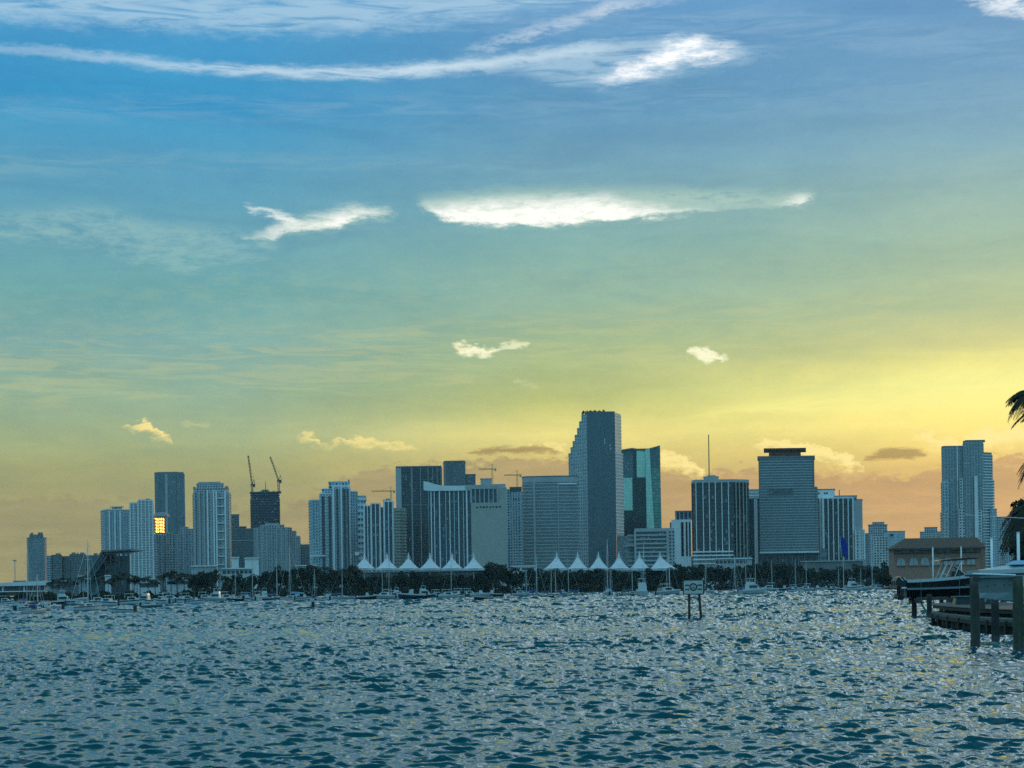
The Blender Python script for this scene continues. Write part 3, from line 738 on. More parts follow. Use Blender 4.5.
r = bld('dark half-built concrete tower under two luffing cranes', 'tower under construction', 265, 2200, 'unfinished_tower'); Y = 2200
section(r, [250.6, 279.8], Y, 497, facade('netting_wall', (.045, .05, .06), (.022, .03, .042), 3.6, 3.6, .8, .6, .5, blind=.1), None, 34, slab=(3.6, .45, .5, CONC_D))
section(r, [251.4, 279], Y + 1, 492.4, facade('open_floor_wall', (.035, .03, .028), (.02, .02, .02), 3.6, 3.6, .8, .7, .5, blind=0), 497.1, 30, slab=(3.4, .6, 1.2, CONC_D))
bx(r, 250, 281.4, 491.6, 492.3, Y - 1, 34, 'floor_slab', CONC_D); bx(r, 262, 269, 489.6, 491.5, Y + 6, 12, 'lift_core', CONC_D); antenna(r, 265, 481, 489.6, Y, .5)
b = MB(); q = random.Random(3)
for k in range(16):
    x = 251 + k * 1.9 + q.uniform(-.4, .4); b.box(wx(x, Y) - .2, wx(x, Y) + .2, Y + q.uniform(1, 20), Y + 21, wz(491.6, Y), wz(491.6 - q.uniform(.6, 1.7), Y))
b.obj('formwork', DARKM, r)

def lattice(b, p, q_, w, t, n):
    p, q_ = Vector(p), Vector(q_); d = (q_ - p)
    u = Vector((0, 1, 0)) * (w / 2); s_ = d.cross(Vector((0, 1, 0))).normalized() * (w / 2)
    cs = [u + s_, u - s_, -u - s_, -u + s_]
    for c in cs: b.bar(p + c, q_ + c, t)
    for k in range(n):
        a, e = p + d * (k / n), p + d * ((k + 1) / n)
        for j in range(4):
            b.bar(a + cs[j], e + cs[(j + 1) % 4], t * .6)
def luff_crane(label, px, ybase, yhinge, tip, Y):
    CUR[0] = px
    r = thing('tower_crane', label, 'crane', (wx(px, Y), Y, wz(ybase, Y)), 'cranes over the building sites')
    b = MB(); lattice(b, (wx(px, Y), Y, wz(ybase, Y)), (wx(px, Y), Y, wz(yhinge, Y)), 2.2, .5, 5); b.obj('mast', DARKM, r)
    b = MB(); lattice(b, (wx(px, Y), Y, wz(yhinge, Y)), P(tip[0], tip[1], Y), 1.5, .5, 9); b.obj('jib', DARKM, r)
    b = MB(); b.box(wx(px - .3, Y), wx(px + 3.0, Y), Y - 2, Y + 2, wz(yhinge, Y) - .6, wz(yhinge, Y) + .8); b.box(wx(px + 1.2, Y), wx(px + 3.0, Y), Y - 1.8, Y + 1.8, wz(yhinge, Y) - 3.6, wz(yhinge, Y) - .7); b.obj('counterweight', DARKM, r)
    b = MB(); b.bar((wx(px, Y), Y, wz(yhinge, Y)), (wx(px + 2, Y), Y, wz(yhinge - 5, Y)), .6); b.bar((wx(px + 2, Y), Y, wz(yhinge - 5, Y)), (wx(px + 3, Y), Y, wz(yhinge, Y)), .5); b.bar((wx(px + 2, Y), Y, wz(yhinge - 5, Y)), P(tip[0], tip[1], Y), .18); b.obj('tie_frame', DARKM, r)
    MB().box(wx(px - 1.4, Y), wx(px - .4, Y), Y - 1.4, Y + .5, wz(yhinge, Y) - 2.2, wz(yhinge, Y) + .2).obj('cab', DARKM, r)
luff_crane('luffing crane with near-upright jib on the dark unfinished tower', 252.5, 491.6, 484.5, (249, 455.5), 2201)
luff_crane('luffing crane with leaning jib on the dark unfinished tower', 279, 491.6, 480.5, (271, 456.5), 2201)
def hammer_crane(label, px, ybase, yj, x0, x1, ytop, Y):
    r = thing('tower_crane', label, 'crane', (wx(px, Y), Y, GROUND), 'cranes over the building sites')
    b = MB(); lattice(b, (wx(px, Y), Y, GROUND), (wx(px, Y), Y, wz(yj, Y)), 2.0, .45, 34); b.obj('mast', GOLD_M, r)
    b = MB(); lattice(b, P(x0, yj, Y), P(px, yj, Y), 1.4, .42, 9); b.obj('jib', GOLD_M, r)
    b = MB(); lattice(b, P(px, yj, Y), P(x1, yj, Y), 1.4, .42, 4); b.box(wx(x1 - 2, Y), wx(x1, Y), Y - 1, Y + 1, wz(yj, Y) - 3, wz(yj, Y) - .8); b.obj('counter_jib', GOLD_M, r)
    b = MB(); b.bar(P(px, yj, Y), P(px, ytop, Y), .9); b.bar(P(px, ytop, Y), P((px + x0) / 2 - 2, yj, Y), .2); b.bar(P(px, ytop, Y), P(x1, yj, Y), .2); b.obj('tower_head', GOLD_M, r)
hammer_crane('thin flat-jib crane behind the bluish condo pair', 391.2, 500, 491, 372, 395.5, 486.5, 2400)
hammer_crane('thin flat-jib crane behind the hotel with dark lettering', 492.8, 478, 469, 479.5, 497, 463.5, 2400)
hammer_crane('thin flat-jib crane just beside the banded white block', 517.6, 486, 475, 504.5, 522, 470, 2400)

r = bld('pale curved-roof condo block below the unfinished tower', 'condo block', 275, 1850, 'condo_block'); Y = 1850
section(r, [(254, Y + 8), (257, Y), (286, Y), (291, Y + 8)], Y, 528, WIN_G, slab=(3.2, .7, .7, CONC_G), cap=(.8, .5, CONC_G), pier=(6, 1.2, .9, CONC_G))
section(r, [260, 284], Y + 3, 525.2, WIN_G, 527.6, 18, cap=(.7, .3, CONC_G)); section(r, [265, 279], Y + 5, 523.2, CONC_G, 524.8, 12)
section(r, [(290, Y + 9), (296, Y + 12)], Y + 9, 531, WIN_G, None, 20, slab=(3.2, .6, .5, CONC_G)); section(r, [(295, Y + 13), (300, Y + 18)], Y + 13, 536, WIN_G, None, 20, slab=(3.2, .6, .5, CONC_G))
r = bld('low flat dim block in the gap left of the stepped blue condo', 'apartment block', 304, 1950, 'apartment_block'); Y = 1950
section(r, [299.5, 309.5], Y, 545, WIN_D, None, 20, cap=(.8, .3, CONC_D), pier=(4, .8, .6, CONC_D))

r = bld('tall blue-white condo tower with stepped shoulders and dark balcony columns', 'condo tower', 332, 1700, 'condo_tower'); Y = 1700
bl = facade('blue_condo_wall', (.40, .52, .58), (.012, .06, .09), 3.1, 3.2, .62, .62, .5)
section(r, [(309, Y + 10), (312, Y + 2), (320, Y)], Y, 500, bl, None, 26, slab=(3.2, .6, .6, CONC_G), cap=(1, .4, CONC_W))
section(r, [320, 333], Y - 2, 494, bl, None, 30, slab=(3.2, .8, .8, CONC_W), cap=(1, .4, CONC_W))
section(r, [333, 350], Y - 4, 487, bl, None, 34, slab=(3.2, .7, .6, CONC_G), cap=(1, .4, CONC_W), pier=(7.5, 1.6, .9, CONC_W))
section(r, [(350, Y), (357.5, Y + 4)], Y, 492, bl, None, 28, slab=(3.2, .6, .5, CONC_G), cap=(1, .4, CONC_W))
section(r, [(357.5, Y + 5), (366, Y + 9)], Y + 5, 496.5, WIN_B, None, 24, slab=(6.4, 1.6, .8, CONC_W), cap=(1, .4, CONC_W))
section(r, [322, 336], Y + 6, 489, bl, 494, 18, cap=(.8, .3, CONC_W)); section(r, [329, 350], Y + 4, 482.5, WIN_B, 487, 20, cap=(1, .3, CONC_G)); bx(r, 348.4, 350, 480, 482.2, Y + 6, 5, 'roof_plant', ROOF)
for x in (323.2, 329.8): bx(r, x - 1.3, x + 1.3, 496, 592, Y - 3.4, 1.3, 'dark_window_strip', WINDOW_B)
for x in (337.2, 344.4, 348.2): bx(r, x - .8, x + .8, 489, 592, Y - 5.6, 1.5, 'dark_window_strip', WINDOW_B)
bx(r, 309, 325, 555, 556.2, Y - 6, 4, 'terrace_edge', CONC_W)
MB().box(wx(354.6, Y), wx(358.6, Y), Y - 2.4, Y - 2.0, wz(555.6, Y), wz(552.4, Y)).obj('lit_sign', None, r)
LIT = bpy.data.materials.new('lit_white_sign'); LIT.use_nodes = True
_b = LIT.node_tree.nodes['Principled BSDF']; _b.inputs['Emission Color'].default_value = (1, 1, .95, 1); _b.inputs['Emission Strength'].default_value = .9; _b.inputs['Base Color'].default_value = (.8, .8, .8, 1)
r.children[-1].data.materials.append(LIT)

r = bld('bluish condo pair with bright vertical ribs and a beige serrated flank', 'condo tower', 385, 1650, 'condo_tower'); Y = 1650
for a, b, t, dd in ((364, 371, 506, 2), (371, 380, 504, 0), (380, 384, 508, 4), (384, 393, 502, 1)):
    section(r, [a, b], Y + dd, t, GL_NAVY, None, 24, pier=(4.6, .9, .9, CONC_W), cap=(1.2, .5, CONC_W), slab=(3.2, .35, .3, CONC_D))
section(r, [372, 379], Y + 6, 502.6, CONC_G, 503.8, 10); section(r, [383, 391], Y + 5, 499.6, CONC_G, 501.4, 12); bx(r, 386, 390, 498.6, 499.5, Y + 7, 6, 'roof_plant', ROOF)
section(r, [(393, Y + 2), (405.6, Y + 6)], Y + 2, 509, WIN_BEIGE, None, 24, slab=(3.2, 1.3, 1.0, BEIGE), cap=(1, .4, BEIGE))
bx(r, 401, 402, 509.5, 592, Y + .5, 1, 'pier', CONC_D)

r = bld('broad dark glass tower with pale edge column behind the white-framed hotel', 'office tower', 419, 1900, 'office_tower'); Y = 1900
section(r, [396.5, 442], Y, 467, GL_DARK, None, 36, slab=(3.4, .3, .15, CONC_D), cap=(1.2, .3, CONC_D))
bx(r, 396.2, 401.8, 467.5, 592, Y - 1.4, 1.3, 'edge_column', CONC_G)
for x in (411.8, 412.6, 421, 428.6, 433.4, 437.6): bx(r, x - .28, x + .28, 467.5, 592, Y - 1.0, .9, 'pier', CONC_G)
bx(r, 441, 442.6, 467.5, 592, Y - 1.2, 10, 'pier', CONC_D); bx(r, 402, 441, 504.4, 505.4, Y - .7, .6, 'stripe', CONC_D)

r = bld('slim flat-topped dark tower between the glass tower and the banded block', 'office tower', 455, 2100, 'office_tower'); Y = 2100
section(r, [(444, Y + 8), (446.5, Y), (466, Y)], Y, 462, facade('slim_tower_wall', (.13, .15, .155), (.06, .085, .095), 2.2, 3.5, .6, .6, .3, blind=.04), None, 28, cap=(1.4, .3, CONC_D)); section(r, [466, 476], Y + 4, 475, WIN_D, None, 20, cap=(1, .4, CONC_D)); bx(r, 445, 465, 460.6, 461.8, Y + 3, 20, 'roof_plant', CONC_D)

r = bld('white-framed hotel slab with sweeping roof and dark lettering on blank stone', 'hotel', 465, 1600, 'hotel'); Y = 1600
section(r, [430, 472], Y, 491, GL_NAVY, None, 26, slab=(3.3, .4, .3, CONC_D))
for x, w in ((431.2, 1.0), (434.4, .8), (439.6, 1.2), (445.8, .45), (449.8, .9), (454.2, .5), (458.6, .9), (463.4, .5), (466.8, 1.4)):
    bx(r, x - w / 2, x + w / 2, 490, 592, Y - 1.6, 1.5, 'pier', CONC_W)
b = MB()
top = [(424, 480.6), (430, 482), (436, 484), (443, 485.4), (455, 485.8), (472, 485.6), (472, 490.6), (432, 490.6), (424, 489.8)]
b.xz([(wx(x, Y), wz(y, Y)) for x, y in top], Y - 2.4, Y + 22); b.obj('roof_fascia', CONC_W, r)
section(r, [471, 507], Y - 3, 503, TRAV, None, 28); section(r, [471, 498], Y - 2, 489.5, GL_NAVY, 503.1, 24, pier=(4.2, 1.1, .9, CONC_G))
b = MB(); b.box(wx(466, Y), wx(496, Y), Y - 3.2, Y + 22, wz(489.4, Y), wz(485.2, Y)); b.obj('roof_fascia', CONC_G, r)
section(r, [495, 507], Y - 1, 488, TRAV, 503.1, 26); section(r, [481, 492], Y + 6, 479.4, CONC_G, 486, 14, cap=(.8, .4, CONC_G)); bx(r, 486, 506, 484.4, 488, Y + 4, 16, 'roof_plant', CONC_G)
b = MB(); q = random.Random(4)
for k in range(8):       # eight dark letters, too far off to be read
    x = 477.4 + k * 3.2; x0, x1 = wx(x - .95, Y), wx(x + .95, Y); z0, z1 = wz(508.4, Y), wz(506.6, Y); t = .75
    yy0, yy1 = Y - 3.25, Y - 3.02
    if k in (0, 2, 3, 6): b.box(x0, x0 + t, yy0, yy1, z0, z1)
    if k in (1, 2, 4, 6, 7): b.box(x1 - t, x1, yy0 - .01, yy1, z0, z1)
    b.box(x0 + .1, x1 - .1, yy0 - .02, yy1, z0 + (z1 - z0) * (.6 if k % 2 else .05), z0 + (z1 - z0) * (.95 if k % 2 else .45)); b.box(x0 + .3, x1 - .3, yy0 - .03, yy1, z0 + (z1 - z0) * .3, z0 + (z1 - z0) * .6)
b.obj('sign_letters', INK, r)

r = bld('narrow bluish tower squeezed between the hotel and the banded block', 'apartment tower', 515, 1850, 'apartment_tower'); Y = 1850
section(r, [507, 513], Y + 8, 489, WIN_B, None, 20); section(r, [512, 523], Y, 492, WIN_B, None, 22, pier=(6, 1.4, .9, CONC_G), slab=(3.3, .6, .5, CONC_G)); section(r, [510, 522], Y + 3, 487.5, GL_DARK, 492, 14, cap=(.8, .3, CONC_D))
b = MB()
for x in (513.6, 516, 518.4): b.box(wx(x - .8, Y), wx(x + .8, Y), Y - .5, Y - .1, wz(500, Y), wz(498.4, Y))
b.obj('window', WINDOW_B, r)

r = bld('broad white block of fine horizontal bands left of the tallest tower', 'office block', 550, 1650, 'office_block'); Y = 1650
bw = facade('banded_block_wall', (.22, .25, .26), (.05, .085, .095), 2.4, 3.5, .9, .55, .4, blind=.1)
section(r, [(523, Y + 10), (525.5, Y + 4), (533, Y + 2), (558, Y)], Y, 482, bw, None, 30, slab=(3.5, 1.25, .5, CONC_G)); section(r, [(558.4, Y), (578, Y + 3)], Y, 482, bw, None, 30, slab=(3.5, 1.25, .5, CONC_G))
section(r, [(522.6, Y + 10), (525.5, Y + 3.6), (533, Y + 1.6), (558, Y - .4), (578.4, Y + 3)], Y, 476.6, CONC_G, 482, 28, cap=(1, .3, CONC_D)); bx(r, 558.6, 577, 483.2, 484.6, Y - .9, .3, 'lit_cornice', CONC_W)
bx(r, 557.7, 558.7, 482, 592, Y - 1.2, 1, 'pier', CONC_G); bx(r, 533.4, 535.4, 482, 592, Y + .2, 1.6, 'pier', CONC_G)

r = bld('tallest slate tower with stepped gridded shoulder and planted roof', 'office tower', 596, 1800, 'office_tower'); Y = 1800
sl = facade('slate_front_wall', (.10, .135, .15), (.06, .095, .11), 2.8, 3.9, .62, .92, .15, blind=.0)
section(r, [588, 616], Y, 412.6, sl, None, 46, cap=(1.2, .15, CONC_D))
for k, (x, t) in enumerate(((569.4, 452), (571.6, 446), (573.8, 440), (576, 434), (578.4, 427.5), (580.6, 421), (583, 414.6))):
    xn = (571.6, 573.8, 576, 578.4, 580.6, 583, 588)[k]
    f0, f1 = (588 - x) / 19, (588 - xn) / 19
    section(r, [(x, Y + .4 + 26 * f0), (xn, Y + .4 + 26 * f1)], Y, t, GRID_L, None, 40 - 20 * f0, slab=(3.9, .5, .3, CONC_G), cap=(1.0, .3, CONC_G))
section(r, [(616.2, Y + .4), (622.2, Y + 24)], Y, 412.6, GRID_L, 452.1, 20, slab=(3.9, .7, .4, CONC_W)); section(r, [(616.2, Y + .2), (623.6, Y + 24)], Y, 452, GRID_L, 536, 20, slab=(3.9, .9, .5, CONC_W)); section(r, [(616.2, Y + .1), (630, Y + 26)], Y, 536, GL_TEAL, None, 20)
b = MB(); q = random.Random(9)
for k in range(60):
    x = wx(q.uniform(584.5, 606), Y); y = Y + q.uniform(2, 20); z = wz(412.2, Y)
    h = q.uniform(1.2, 3.6); a = q.uniform(0, 3.1); w = q.uniform(.7, 1.5)
    b.add([(x - w * math.cos(a), y - w * math.sin(a), z), (x + w * math.cos(a), y + w * math.sin(a), z), (x + w * .6 * math.cos(a) + .4, y + w * math.sin(a), z + h), (x - w * .7 * math.cos(a), y - w * math.sin(a), z + h * .8)], [(0, 1, 2, 3)])
b.obj('roof_planting', LEAF, r)
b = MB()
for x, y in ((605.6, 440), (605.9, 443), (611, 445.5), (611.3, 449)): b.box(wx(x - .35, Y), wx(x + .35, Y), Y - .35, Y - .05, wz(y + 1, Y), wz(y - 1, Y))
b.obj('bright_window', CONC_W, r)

r = bld('faceted green glass tower with a long leaning light-green wedge', 'office tower', 644, 2000, 'office_tower'); Y = 2000
section(r, [622, 637], Y + 4, 450, GR_SLATE, None, 30); section(r, [637, 661], Y + 6, 448.5, GR_DARK, None, 34)
def panel(pts, y0, y1, m, name='glass_facet'):
    MB().xz([(wx(x, Y), wz(y, Y)) for x, y in pts], Y + y0, Y + y1).obj(name, m, r)
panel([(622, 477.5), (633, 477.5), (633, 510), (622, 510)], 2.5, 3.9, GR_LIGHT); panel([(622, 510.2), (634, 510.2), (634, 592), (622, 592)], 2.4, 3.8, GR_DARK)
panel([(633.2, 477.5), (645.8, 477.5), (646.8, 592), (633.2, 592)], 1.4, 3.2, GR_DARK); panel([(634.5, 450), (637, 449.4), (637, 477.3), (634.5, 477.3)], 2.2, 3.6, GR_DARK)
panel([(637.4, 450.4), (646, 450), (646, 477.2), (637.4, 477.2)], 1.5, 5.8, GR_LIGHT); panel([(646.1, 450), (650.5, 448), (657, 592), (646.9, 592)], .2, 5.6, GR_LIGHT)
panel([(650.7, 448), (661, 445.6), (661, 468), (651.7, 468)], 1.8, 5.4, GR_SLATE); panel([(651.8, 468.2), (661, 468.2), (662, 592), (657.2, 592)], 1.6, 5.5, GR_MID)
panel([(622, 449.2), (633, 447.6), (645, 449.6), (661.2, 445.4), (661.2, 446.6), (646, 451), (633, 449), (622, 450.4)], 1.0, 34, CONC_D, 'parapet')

r = bld('horizontal louvred hotel block in front of the green glass tower', 'hotel', 654, 1500, 'hotel'); Y = 1500
section(r, [635.5, 666], Y, 531, facade('louvred_wall', (.10, .13, .14), (.03, .05, .055), 2.2, 4, .9, .8, .4), None, 26, slab=(4.0, 1.5, .9, CONC_G)); section(r, [634, 674], Y + 2, 528.2, CONC_G, 531.05, 24)
for x in (634.7, 667): bx(r, x - 1, x + 1, 530.5, 592, Y - 1.2, 4, 'pier', CONC_G)
section(r, [668, 674], Y + 1, 530, WIN_G, None, 20); section(r, [627.5, 634], Y + 4, 534, WIN_D, None, 16, slab=(4, 1.2, .6, CONC_G)); bx(r, 622, 634, 545, 546, Y - 2, 16, 'canopy', CONC_G)

r = bld('short pale building with tall dark slots beside the masted tower', 'office building', 682, 1700, 'office_building'); Y = 1700
section(r, [671, 691], Y, 519.5, CONC_W, None, 24); section(r, [675.4, 692], Y + 4, 512.5, GL_NAVY, 519.6, 18, pier=(5, 1, .6, CONC_G), cap=(2, .4, CONC_D))
for x, w in ((682, 2.4), (686.3, 1.6), (689.4, 1.4)): bx(r, x - w / 2, x + w / 2, 522, 556, Y - .5, .4, 'dark_window_strip', WINDOW_B)
bx(r, 669.5, 671.4, 522, 592, Y + 2, 18, 'wall', CONC_D)

r = bld('dark tower with slim white piers and a tall ochre roof mast', 'office tower', 720, 1500, 'office_tower'); Y = 1500
dk = facade('dark_pier_wall', (.03, .036, .04), (.022, .03, .033), 1.8, 3.6, .9, .8, .5, blind=.06)
section(r, [(692.5, Y + 10), (696, Y), (733, Y), (735, Y + 1), (747, Y + 7), (749, Y + 14)], Y, 482.4, dk, 556, 24, slab=(3.6, .35, .2, CONC_D))
MB().prism(plan([(692, Y + 10), (695.6, Y - 1), (733.2, Y - 1), (747.6, Y + 6), (749.4, Y + 14)], Y, 22), wz(482.4, Y), wz(479.4, Y)).obj('parapet', CONC_G, r)
for x in (696.2, 703.2, 709.4, 715.6, 722, 728.6): bx(r, x - .42, x + .42, 482, 558, Y - 1.3, 1.2, 'pier', CONC_W)
for x, dd in ((736.2, 1.5), (739.6, 3.2), (743.4, 5.2), (746.6, 7)): bx(r, x - .4, x + .4, 482, 558, Y + dd - 1.9, 1.8, 'pier', BEIGE)  # yellow sunlight on the right facet's piers is put into their colour
bx(r, 691.6, 692.6, 482, 556, Y + 10, 18, 'edge_column', ROOF_RED)
section(r, [704, 719], Y + 6, 476.8, CONC_G, 479.3, 12, cap=(.6, .3, CONC_G)); section(r, [708, 716], Y + 8, 475, CONC_G, 476.7, 8)
MB().tube([(wx(711, Y), Y + 10, wz(475, Y)), (wx(711, Y), Y + 10, wz(433.5, Y))], [.62, .5], 8).obj('mast', GOLD_M, r)
section(r, [(693, Y + 2), (731, Y + 2)], Y - 3, 553.6, CONC_W, None, 30, name='podium'); b = MB()
for t_, bt in ((551, 552.4), (554.6, 556), (558.4, 560), (563, 564)): b.box(wx(692, Y), wx(732, Y), Y - 5, Y + 2, wz(bt, Y), wz(t_, Y))
b.obj('podium_band', CONC_W, r); section(r, [(690.6, Y + 9), (750.5, Y + 9)], Y + 9, 556.2, CONC_D, None, 30); section(r, [(732, Y), (750, Y + 6)], Y - 1, 557, CONC_D, None, 24)

r = bld('slim block with pale cap filling the gap left of the louvred tower', 'office building', 753, 1750, 'office_building'); Y = 1750
section(r, [748, 760], Y, 498.5, GL_DARK, None, 20); section(r, [748, 760], Y - 1, 489, CONC_G, 498.6, 18, slab=(3.4, .9, .4, CONC_W)); bx(r, 754, 757.4, 499, 592, Y - 1, .9, 'pier', CONC_G)

r = bld('big louvred tower with rust-red roof house under a flat cap', 'office tower', 787, 1550, 'office_tower'); Y = 1550
lw = facade('fine_louvre_wall', (.23, .265, .275), (.07, .115, .125), 60, 2.6, .98, .5, .15, blind=0)
section(r, [759.6, 814.4], Y, 457.6, lw, 552, 36, slab=(2.6, .85, .45, CONC_G))
bx(r, 758.2, 815.6, 455.8, 457.5, Y - 1.4, 38, 'parapet', CONC_D); section(r, [769.6, 801.6], Y + 6, 450, ROOF_RED, 455.7, 22); bx(r, 764.6, 806.8, 448, 450, Y + 2, 30, 'roof_cap', DARKM)
bx(r, 769.8, 793, 488.4, 495, Y - .95, .4, 'dark_louvre', facade('dark_louvre_panel', (.10, .125, .13), (.06, .08, .085), 3, 2.6, .9, .5)); bx(r, 759, 818.4, 551.4, 553, Y - 3, 40, 'ledge', CONC_W)
section(r, [759.8, 816.4], Y + 3, 553, GL_DARK, None, 30, pier=(6, 1.2, .9, CONC_D)); section(r, [814.4, 817.6], Y + 2, 487, lw, 552, 30, slab=(2.6, .8, .3, CONC_G)); section(r, [817, 826], Y + 1, 549, WIN_D, None, 20)
bx(r, 759.4, 760, 457.6, 551.4, Y - 1.0, 30, 'edge_column', CONC_D); bx(r, 814, 814.7, 457.6, 487, Y - 1.0, 30, 'edge_column', CONC_D)

r = bld('wide block of dark glass between white piers with a stepped white wing', 'office block', 838, 1700, 'office_block'); Y = 1700
section(r, [816, 835], Y + 8, 489.4, CONC_W, None, 20, cap=(.8, .5, CONC_D)); b = MB()
for x in (820.4, 826.4, 828.6): b.box(wx(x - .8, Y), wx(x + .8, Y), Y + 7.6, Y + 7.95, wz(493.4, Y), wz(491.8, Y))
b.obj('window', WINDOW_B, r)
for x in (818.6, 822): bx(r, x - .5, x + .5, 498, 592, Y + 7, .9, 'dark_window_strip', WINDOW_B)
section(r, [823, 853], Y, 498.5, dk, None, 26, pier=(5.1, .95, 1.0, CONC_W), cap=(1.2, .4, CONC_W)); section(r, [835, 857], Y + 5, 496, CONC_G, 498.6, 16, cap=(.5, .3, CONC_D))
section(r, [853, 862.4], Y + 1, 500, CONC_G, None, 26, cap=(.6, .3, CONC_D)); section(r, [855, 864], Y - 4, 530, WIN_W, 560, 14, pier=(4, 1, .6, CONC_W)); bx(r, 839, 840, 490, 498, Y + 10, 1, 'roof_plant', ROOF)

r = bld('far stepped grey block above the shore trees right of the pier-fronted block', 'office building', 876, 2200, 'office_building'); Y = 2200
section(r, [860, 871], Y + 4, 533, WIN_G, None, 20); section(r, [868, 887], Y, 525, WIN_G, None, 22, cap=(.8, .5, CONC_D)); section(r, [872, 884], Y + 4, 522.4, WIN_G, 525, 14, cap=(.6, .3, CONC_D))
r = bld('pale blue low block with a flat roof beside the tan arched house', 'office building', 891, 2000, 'office_building'); Y = 2000
section(r, [873, 887], Y - 2, 536, WIN_W, None, 18); section(r, [(884, Y), (904.6, Y + 4)], Y, 531.6, facade('pale_blue_wall', (.36, .46, .5), (.2, .3, .33), 5, 3.6, .5, .4, .2), None, 22, cap=(.8, .3, CONC_D)); bx(r, 890, 893, 534, 536, Y - .5, .4, 'window', WINDOW_B)
r = bld('small hazy block peeping over the tan house roof', 'office building', 930, 2300, 'office_building'); Y = 2300
section(r, [919.5, 941], Y, 532, WIN_G, None, 22, cap=(.8, .3, CONC_D)); section(r, [924, 937], Y + 4, 527.6, WIN_G, 532, 12, cap=(.8, .3, CONC_D))

r = bld('tall stepped condo tower standing apart above the tan arched house', 'condo tower', 968, 1800, 'condo_tower'); Y = 1800
cw = facade('apart_condo_wall', (.33, .375, .385), (.055, .10, .115), 3.2, 3.2, .62, .6, .5, blind=.1)
section(r, [(942.6, Y + 6), (945, Y + 1), (964, Y)], Y, 446.4, cw, None, 30, slab=(3.2, .5, .6, CONC_G), cap=(1, .3, CONC_D)); section(r, [964, 984], Y - 3, 441.6, cw, None, 34, slab=(3.2, .5, .6, CONC_G), cap=(1, .3, CONC_D))
section(r, [(984, Y - 1), (992.2, Y + 5)], Y, 453.4, cw, None, 28, slab=(3.2, 1.0, 1.2, CONC_W), cap=(1, .3, CONC_D)); section(r, [966, 986], Y + 4, 440, CONC_D, 441.2, 16)
section(r, [(941.4, Y + 5), (944, Y - 1), (949, Y - 2)], Y, 481, WIN_B, None, 22, slab=(3.2, .5, .5, CONC_G)); section(r, [(940.4, Y + 4), (943, Y - 2.4), (948.4, Y - 3)], Y, 512, WIN_W, None, 22, slab=(3.2, .5, .5, CONC_G))
section(r, [959.8, 963.4], Y - 4, 478, WIN_W, None, 12); section(r, [958.6, 964.2], Y - 6, 508, WIN_W, None, 12); section(r, [974.6, 978], Y - 6, 476, CONC_W, None, 12); section(r, [978, 982], Y - 5, 510, WIN_W, None, 12)
section(r, [(984, Y - 2), (993.4, Y + 4)], Y, 480, cw, None, 28, slab=(3.2, 1.0, 1.4, CONC_W)); section(r, [(990, Y - 1), (996.4, Y + 6)], Y, 508.6, WIN_B, None, 24, slab=(3.2, .6, .6, CONC_G)); bx(r, 957.5, 958.4, 446, 592, Y - 1.6, 1.5, 'pier', CONC_W)
r = bld('dim distant block between the apart condo tower and the palms', 'office building', 1004, 2300, 'office_building'); Y = 2300
section(r, [992, 1012], Y, 517, WIN_G, None, 22, cap=(.8, .3, CONC_D)); section(r, [1010, 1040], Y + 5, 524, WIN_D, None, 22)

# low buildings on the far shore
r = bld('long low terminal with white roof and dark window band by the floodlight pole', 'terminal', 10, 1060, 'ferry_terminal'); Y = 1060
section(r, [-40, 45.5], Y, 586, GL_DARK, 591, 22, name='window_band', pier=(13, .9, .4, CONC_W)); 
b = MB(); b.xz([(wx(x, Y), wz(y, Y)) for x, y in ((-42, 583.4), (4, 582.6), (46, 581.4), (47, 585.8), (-42, 586.4))], Y - 2, Y + 26); b.obj('roof', CONC_W, r); bx(r, -40, 45, 591, 592, Y - 1.5, 24, 'ledge', CONC_W); section(r, [-40, 44], Y + 1, 592, CONC_D, 596, 20); bx(r, 13, 26, 580.7, 582.2, Y + 4, 8, 'roof_plant', CONC_D)
r = thing('floodlight_pole', 'tall thin floodlight pole above the white terminal roof', 'floodlight', (wx(15, 1085), 1085, GROUND)); Y = 1085
MB().tube([(wx(15, Y), Y, GROUND), (wx(15, Y), Y, wz(561, Y))], [.32, .24], 6).obj('pole', METAL, r); bx(r, 13.2, 16.8, 559.8, 561.2, Y - .5, 1, 'lamp_head', METAL)

r = bld('dark hall with sloping lattice roof beneath the pale condo towers', 'hall', 112, 1250, 'truss_hall'); Y = 1250
b = MB(); lattice(b, P(86, 576, Y), P(104, 551.6, Y), 2.4, .8, 7); lattice(b, P(86, 582, Y), P(106, 556, Y), 2.4, .8, 7); lattice(b, P(104, 552, Y), P(131, 552, Y), 2.4, .8, 8)
for k in range(7): b.bar(P(86 + k * 3, 577 - k * 3.6, Y), P(89 + k * 3, 580 - k * 3.9, Y), .7)
b.obj('truss', mat('truss_paint', (.09, .11, .12), vary=.1), r); b = MB(); b.xz([(wx(x, Y), wz(y, Y)) for x, y in ((84, 578), (103, 550.4), (131, 549), (131, 550.6), (104, 552), (85, 580))], Y - 3, Y + 40); b.obj('roof', CONC_D, r)
section(r, [(90, Y + 16), (130, Y + 16)], Y + 16, 556, facade('hall_glass_wall', (.12, .16, .17), (.03, .08, .095), 4, 6, .85, .85, .5, blind=.05), None, 20)
b = MB()
for x in (106, 111, 116, 119.5, 124, 128.6): b.bar((wx(x, Y), Y, GROUND), (wx(x, Y), Y, wz(552, Y)), 1.0)
b.obj('column', DARKM, r)

